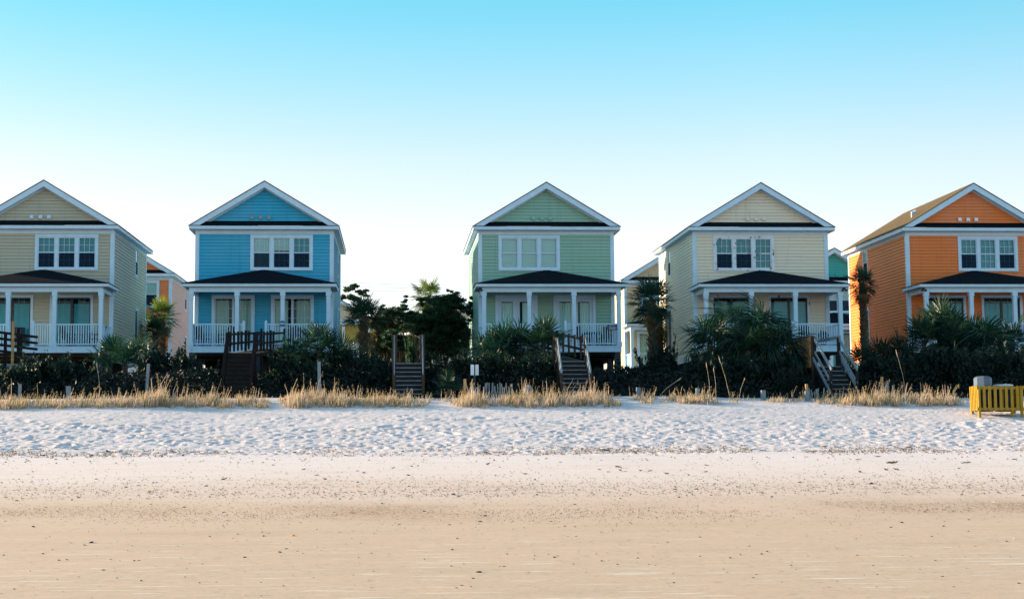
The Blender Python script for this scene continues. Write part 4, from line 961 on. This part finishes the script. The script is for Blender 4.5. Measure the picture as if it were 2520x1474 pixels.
# green house stair
stair("brown timber stair with grey rails leading to the green house porch", wx(1374, 59.5), wx(1442, 59.5), 58.0, 59.5, at(1405, 889, 59.5).z, WOODBRN, WOODGREY, 71.4, 5.76, .98, True, wl=-1.0)
# pale cream house stair with plank sided landing
s5 = stair("grey railed stair with tan plank landing before the pale cream house", wx(2008, 60), wx(2068, 60), 57.7, 60, at(2040, 902, 60).z, LATTM, WOODGREY, None, None, 1.2, False)
zb = s5.location.z; x0 = wx(2003, 60)-s5.location.x; x1 = wx(2072, 60)-s5.location.x; zt = at(2040, 902, 60).z-zb; top_ = zt+1.25
Y5 = 2.3
MB().box(x0-.02, x1, Y5, Y5+4, zt-.12, zt).build("landing", WOODBRN, s5)
for i in range(9):
    z = zt-.02+i*.14
    MB().box(x0-.09, x0-.06, Y5+.02, Y5+3.9-.16*(8-i)*1.2, z, z+.132).build("side_plank", WOODTAN, s5)
MB().box(x0-.16, x0+.04, Y5-.1, Y5+4, top_+.02, top_+.06).build("cap_rail", WOODGREY, s5)
MB().box(x0-.05, x0+.05, Y5-.04, Y5+.06, -.3, top_+.02).build("post", WOODBRN, s5)
for yy in (Y5+2, Y5+3.8): MB().box(x0-.05, x0+.05, yy, yy+.1, -.3, top_+.02).build("post", WOODBRN, s5)
MB().beam((x1, Y5, top_-.02), (x1+.02, Y5+3.9, top_+.02), .06, .12).build("handrail", WOODGREY, s5)
MB().beam((x0, Y5+3.9, top_-.02), (x1, Y5+3.9, top_-.02), .06, .12).build("handrail", WOODGREY, s5)
MB().beam((x0, Y5+3.9, top_-.5), (x1, Y5+3.9, top_-.5), .06, .12).build("handrail", WOODGREY, s5)
for sx in (x0+.01, x1): MB().beam((sx+.0, 0, .25), (sx, Y5, zt+.35), .05, .12).build("handrail", WOODGREY, s5)
MB().box(x1-.05, x1+.05, Y5+3.8, Y5+3.9, -.3, top_+.25).build("post", LATTM, s5)
# left boardwalk
b1 = at(30, 905, 64); gg = gz(b1.x, 64); bw = thing("boardwalk", "dark railed boardwalk reaching the tan cream house from the left edge", "boardwalk", (b1.x, 64, gg))
zt = at(30, 790, 64).z-gg
MB().box(-.05, .05, -.05, .05, -.2, zt).build("post", WOODTAN, bw)
for u, v, dy in ((14, 818, .7), (52, 828, 1.5), (-18, 812, .2), (46, 808, 5)):
    q = at(u, v, 64+dy); MB().box(q.x-b1.x-.06, q.x-b1.x+.06, dy-.05, dy+.05, -.2, q.z-gg).build("post", WOODRED, bw)
for k in range(4):
    z = zt-.55-k*.27; MB().beam((-2.2, .2+.1*k, z+.28), (.7, 1.5, z-.05), .05, .11).build("handrail", WOODRED, bw)
MB().hexa([(-2.4,.0,zt-1.95),(.7,1.3,zt-1.95),(.7,2.5,zt-1.95),(-2.4,1.6,zt-1.95)], [(-2.4,.0,zt-1.8),(.7,1.3,zt-1.8),(.7,2.5,zt-1.8),(-2.4,1.6,zt-1.8)]).build("decking", WOODGREY, bw)

# ------------------------------------------------------------------ bin stand
YB = 51.6; bx = wx(2407, YB); bg = gz(bx+.8, YB)+.03
bs = thing("bin_stand", "yellow slatted timber bin stand on the sand at the right edge", "bin stand", (bx, YB, bg), R(-2))
BW, BD, BZ0, BZ1 = 1.62, .80, .21, 1.09
for i, x in enumerate((.05, .23, .43, .63, .83, 1.03, 1.23, 1.43, 1.57)):
    if i in (0, 8): continue
    MB().box(x-.05, x+.05, -.025, 0, BZ0+rnd.uniform(-.01,.01), BZ1).build("slat", YELLOW, bs)
    MB().box(x-.05, x+.05, BD, BD+.025, BZ0, BZ1).build("slat", YELLOW, bs)
for x in (-.025, BW):
    for k in range(5): y = .09+k*.15; MB().box(x, x+.025, y-.045, y+.045, BZ0, BZ1).build("slat", YELLOW, bs)
for y in (.002, BD-.042):
    for z in (BZ0+.01, BZ1-.115): MB().box(.002, BW-.002, y, y+.04, z, z+.095).build("rail", YELLOW, bs)
for x in (.002, BW-.042):
    for z in (BZ0+.012, BZ1-.113): MB().box(x, x+.04, .044, BD-.044, z, z+.09).build("rail", YELLOW, bs)
for x in (.045, BW-.045, BW-.36):
    for y in (.07, BD-.07):
        if x == BW-.36 and y > .3: continue
        MB().tube([(x,y-.07 if y < .3 else y,-.15),(x,y-.07 if y < .3 else y,BZ1)] if x != BW-.36 else [(x,y+.03,-.15),(x,y+.03,BZ0+.1)], .058, 10).build("leg", YELLOW, bs)
for x in (.0, BW):
    for z in (BZ0+.055, BZ1-.06): MB().box(x-.06, x+.06, -.09, -.028, z-.06, z+.06).build("cleat", YELLOW, bs)
MB().beam((.93,.06,BZ0+.05), (.925,.03,BZ1-.12), .02, .02).build("stake", YELLOW, bs)
def octo(r, z, sx=1): return [(r*math.cos(R(22.5+45*k))*sx, r*math.sin(R(22.5+45*k)), z) for k in range(8)]
def can(label, x, dome):
    t = thing("trash_can", label, "trash can", (bx+x, YB+.41, bg+.18), R(8)); b = MB()
    b.tube([(0,0,0),(0,0,.86)], [.31,.345], 16); smoothed(b.build("can_body", CANBLUE if not dome else CANBLUE, t))
    if dome:
        prf = [(.37,.90),(.37,.925),(.315,.945),(.315,1.19),(.27,1.245),(.20,1.27),(.06,1.285)]; m = MB(); vs = []; fs = []
        for r_, z in prf: vs += octo(r_, z)
        for i in range(len(prf)-1):
            for k in range(8): fs.append((i*8+k, i*8+(k+1)%8, (i+1)*8+(k+1)%8, (i+1)*8+k))
        fs += [tuple(range(8))[::-1], tuple(range((len(prf)-1)*8, len(prf)*8))]
        m.add(vs, fs); m.build("domed_lid", CANM, t)
    else:
        m = MB(); m.tube([(0,0,.90),(0,0,.93),(0,0,.97),(0,0,.985)], [.335,.345,.335,.27], 20); smoothed(m.build("flat_lid", LIDM, t))
        MB().tube([(.06,0,.98),(.10,0,1.005),(.14,0,.98)], .012, 6).build("lid_knob", LIDM, t)
can("trash can with grey domed lid inside the yellow stand", .37, True)
can("trash can with flat pale lid inside the yellow stand", 1.12, False)

# ------------------------------------------------------------------ power lines
WIRE = mat("wire", (.06, .065, .07), .6, .05)
YL = 125
def upole(label, u):
    p = at(u, 680, YL); t = thing("utility_pole", label, "utility pole", (p.x, YL, 3.2)); h = p.z-3.2+.6
    MB().tube([(0,0,-.5),(0,0,h)], [.15,.11], 10).build("pole", BARK, t); MB().beam((0,-1.1,h-.4), (0,1.1,h-.4), .1, .1).build("crossarm", BARK, t)
upole("utility pole behind the blue house", 640); upole("utility pole behind the green house", 1350)
for i, (v0, v1) in enumerate(((683, 703), (692, 706), (700, 709))):
    a = at(640, v0, YL); b = at(1350, v1, YL); pts = []
    for k in range(15): f = k/14; q = a.lerp(b, f); q.z -= .35*4*f*(1-f); pts.append(tuple(q+Vector((0, (i-1)*.9, 0))))
    tag(MB().tube(pts, .010, 5).build("power_line", WIRE), ["topmost overhead wire crossing the gap between blue and green houses", "middle overhead wire crossing the gap between blue and green houses", "lowest overhead wire crossing the gap between blue and green houses"][i], "power line", "overhead wires")

# ------------------------------------------------------------------ beach litter
PEB = mat("dark_shell", (.035, .032, .032), .6, .4, 20); SHO = mat("orange_shell", (.55, .24, .05), .6, .2, 20); SHP = mat("pale_shell", (.72, .66, .58), .5, .1, 20); SHR_ = mat("rusty_shell", (.16, .05, .03), .6, .2, 20); WEED = mat("dry_seaweed", (.06, .045, .03), .9, .3, 15)
def pebble(seed, m):
    r = random.Random(seed); V = []; n = 8; prf = [(.0, -.25), (.75, -.15), (1, .05), (.7, .28), (0, .38)]
    mb = MB(); vs = []; fs = []
    for q, z in prf:
        for k in range(n): a = 6.283*k/n; e = q*(1+.25*math.sin(2*a+seed)+r.uniform(-.12, .12)); vs.append((e*math.cos(a), .7*e*math.sin(a), z+r.uniform(-.03, .03)))
    for i in range(len(prf)-1):
        for k in range(n): fs.append((i*n+k, i*n+(k+1)%n, (i+1)*n+(k+1)%n, (i+1)*n+k))
    mb.add(vs, fs); return mb.mesh("pebble", m)
def weed(seed):
    r = random.Random(seed); mb = MB()
    for k in range(14):
        a = r.uniform(0, 6.28); p = Vector((r.uniform(-.25, .25), r.uniform(-.12, .12), .04)); d = Vector((math.cos(a), .5*math.sin(a), r.uniform(.0, .35)))*r.uniform(.3, .7)
        mb.tube([p, p+d*.5+Vector((0,0,.05)), p+d], [.06, .05, .02], 4)
    return mb.mesh("seaweed", WEED)
pm = [pebble(k, PEB) for k in range(4)]; po = [pebble(9, SHO)]; pp = [pebble(12, SHP), pebble(13, SHP)]; prr = [pebble(15, SHR_)]; wm_ = [weed(k) for k in range(4)]
def litter(kind, meshes, n, smin, smax, label, cat, group, yw_):
    for i in range(n):
        y0, y1 = yw_[i % len(yw_)]; Y = rnd.uniform(y0, y1); u = rnd.uniform(-10, 2530); x = wx(u, Y); s = rnd.uniform(smin, smax)*(1.6 if i % 17 == 0 else 1)*min(1.3, Y/26)
        o = obj(kind, rnd.choice(meshes), None, (x, Y, gz(x, Y)+.12*s), (rnd.uniform(-.2,.2), rnd.uniform(-.2,.2), rnd.uniform(0,6)), s)
        tag(o, label, cat, group)
litter("shell_fragment", pm, 230, .012, .034, "dark shell fragment or pebble scattered on the open sand", "shell", "dark shells scattered over the beach", [(26.5, 31), (21, 27), (27, 34), (15, 22), (30, 43), (14, 18)])
litter("orange_shell", po, 9, .022, .034, "small orange shell lying on the open sand", "shell", "orange shells on the beach", [(18, 27), (16, 22)])
litter("pale_shell", pp, 26, .014, .026, "small pale shell lying on the damp sand", "shell", "pale shells on the beach", [(17, 30), (22, 34)])
litter("rusty_shell", prr, 30, .013, .026, "small rust red shell on the near damp sand", "shell", "rust red shells on the near sand", [(14, 19), (16, 24)])
litter("seaweed_clump", wm_, 60, .06, .12, "dry dark seaweed clump on the pale sand", "seaweed", "seaweed clumps on the beach", [(43.5, 46), (32, 42), (44, 46), (34, 40)])
def grit():
    r = np.random.default_rng(31); n = 11000; x = r.uniform(-13, 16, n); y = 24+r.normal(size=n)*1.0+1.6*fbm(x*.18, x*0, 2, 2)*2
    keep = (fbm(x*.3, y*.5, 14, 3) > -.02) | (r.uniform(size=n) < .15); x = x[keep]; y = y[keep]
    m = 9000; x = np.concatenate([x, r.uniform(-18, 24, m)]); y = np.concatenate([y, 29+r.normal(size=m)*2.4]); m = 3500; x = np.concatenate([x, r.uniform(-20, 28, m)]); y = np.concatenate([y, r.uniform(14, 42, m)])
    m = 9000; xx = r.uniform(-22, 31, m); yy = 44.6+r.normal(size=m)*.75; kk = fbm(xx*.5, yy*.6, 19, 3) > -.06; x = np.concatenate([x, xx[kk]]); y = np.concatenate([y, yy[kk]])
    C = np.stack([x, y, zg(x, y)+.004], 1); n = len(x); s = r.uniform(.004, .012, (n, 1))*np.where(C[:, 1:2] > 40, 3.2, np.where(C[:, 1:2] > 27, 1.7, 1))
    V = np.stack([C+s*np.array([-1, -.6, 0]), C+s*np.array([1, -.5, 0]), C+s*np.array([.1, .9, 0]), C+s*np.array([0, 0, .9])], 1).reshape(-1, 3)
    I = np.arange(n)[:, None]*4; Q = np.concatenate([I+np.array([0, 1, 3]), I+np.array([1, 2, 3]), I+np.array([2, 0, 3])])
    c = np.array([[.30, .16, .08], [.10, .08, .06], [.45, .33, .22], [.36, .20, .09]])[r.integers(0, 4, n)]
    o = obj("shell_grit", np_mesh("shell_grit", V, Q, attrmat("shell_grit", "tone"), np.concatenate([np.repeat(c, 4, 0), np.ones((4*n, 1))], 1))); o['kind'] = 'stuff'; o['label'] = "brown grit of broken shell along the tide lines"
grit()

# ------------------------------------------------------------------ light
EL, AZX, AZY = R(14), -.915, .403
sd = Vector((AZX*math.cos(EL), AZY*math.cos(EL), math.sin(EL)))
sl_ = bpy.data.lights.new("sun", 'SUN'); so_ = bpy.data.objects.new("sun", sl_); COL.objects.link(so_)
sl_.energy = 5.0; sl_.angle = R(.5); sl_.color = (1, .80, .56)
so_.rotation_euler = (-sd).to_track_quat('-Z', 'Y').to_euler(); so_.location = (-60, 20, 60)
w = bpy.data.worlds.new("World"); scene.world = w; w.use_nodes = True
nt = w.node_tree; N = nt.nodes.new; L = nt.links.new; nt.nodes.clear()
out = N("ShaderNodeOutputWorld"); bg = N("ShaderNodeBackground"); L(bg.outputs[0], out.inputs[0])
sky = N("ShaderNodeTexSky"); sky.sky_type = 'NISHITA'; sky.sun_disc = False; sky.sun_elevation = EL; sky.sun_rotation = math.atan2(AZX, AZY)
sky.air_density = 1.0; sky.dust_density = 1.0; sky.ozone_density = 1.5
# clear sky: pale at the horizon, turning cyan higher up
tc = N("ShaderNodeTexCoord"); nrm = N("ShaderNodeVectorMath"); nrm.operation = 'NORMALIZE'; L(tc.outputs['Generated'], nrm.inputs[0])
sx = N("ShaderNodeSeparateXYZ"); L(nrm.outputs[0], sx.inputs[0])
rp = N("ShaderNodeValToRGB"); L(sx.outputs['Z'], rp.inputs[0]); cr = rp.color_ramp
st = [(0, (1.0, 1.0, 1.25)), (.06, (1.0, .98, 1.15)), (.13, (1.28, .99, .97)), (.186, (1.12, 1.0, .94)), (.237, (.78, 1.0, .93)), (.285, (.48, 1.0, .94)), (.5, (.55, 1.0, 1.0)), (1, (.9, 1.02, 1.05))]
while len(cr.elements) < len(st): cr.elements.new(.5)
for e, (p, c) in zip(cr.elements, st): e.position = p; e.color = (*c, 1)
m1 = N("ShaderNodeMix"); m1.data_type = 'RGBA'; m1.blend_type = 'MULTIPLY'; m1.inputs[0].default_value = 1; L(sky.outputs[0], m1.inputs[6]); L(rp.outputs[0], m1.inputs[7])
dt = N("ShaderNodeVectorMath"); dt.operation = 'DOT_PRODUCT'; L(nrm.outputs[0], dt.inputs[0]); dt.inputs[1].default_value = (AZX, AZY, 0)
gm_ = N("ShaderNodeMapRange"); gm_.inputs[1].default_value = .15; gm_.inputs[2].default_value = .75; gm_.inputs[3].default_value = 1; gm_.inputs[4].default_value = .66; L(dt.outputs['Value'], gm_.inputs[0])
vm = N("ShaderNodeVectorMath"); vm.operation = 'SCALE'; L(m1.outputs[2], vm.inputs[0]); L(gm_.outputs[0], vm.inputs['Scale']); L(vm.outputs[0], bg.inputs[0]); bg.inputs[1].default_value = .13
scene.view_settings.view_transform = 'Standard'; scene.view_settings.look = 'None'; scene.view_settings.gamma = 1; scene.view_settings.exposure = 1.32
scene.render.engine = 'CYCLES'
scene.cycles.max_bounces = 6; scene.cycles.transparent_max_bounces = 12
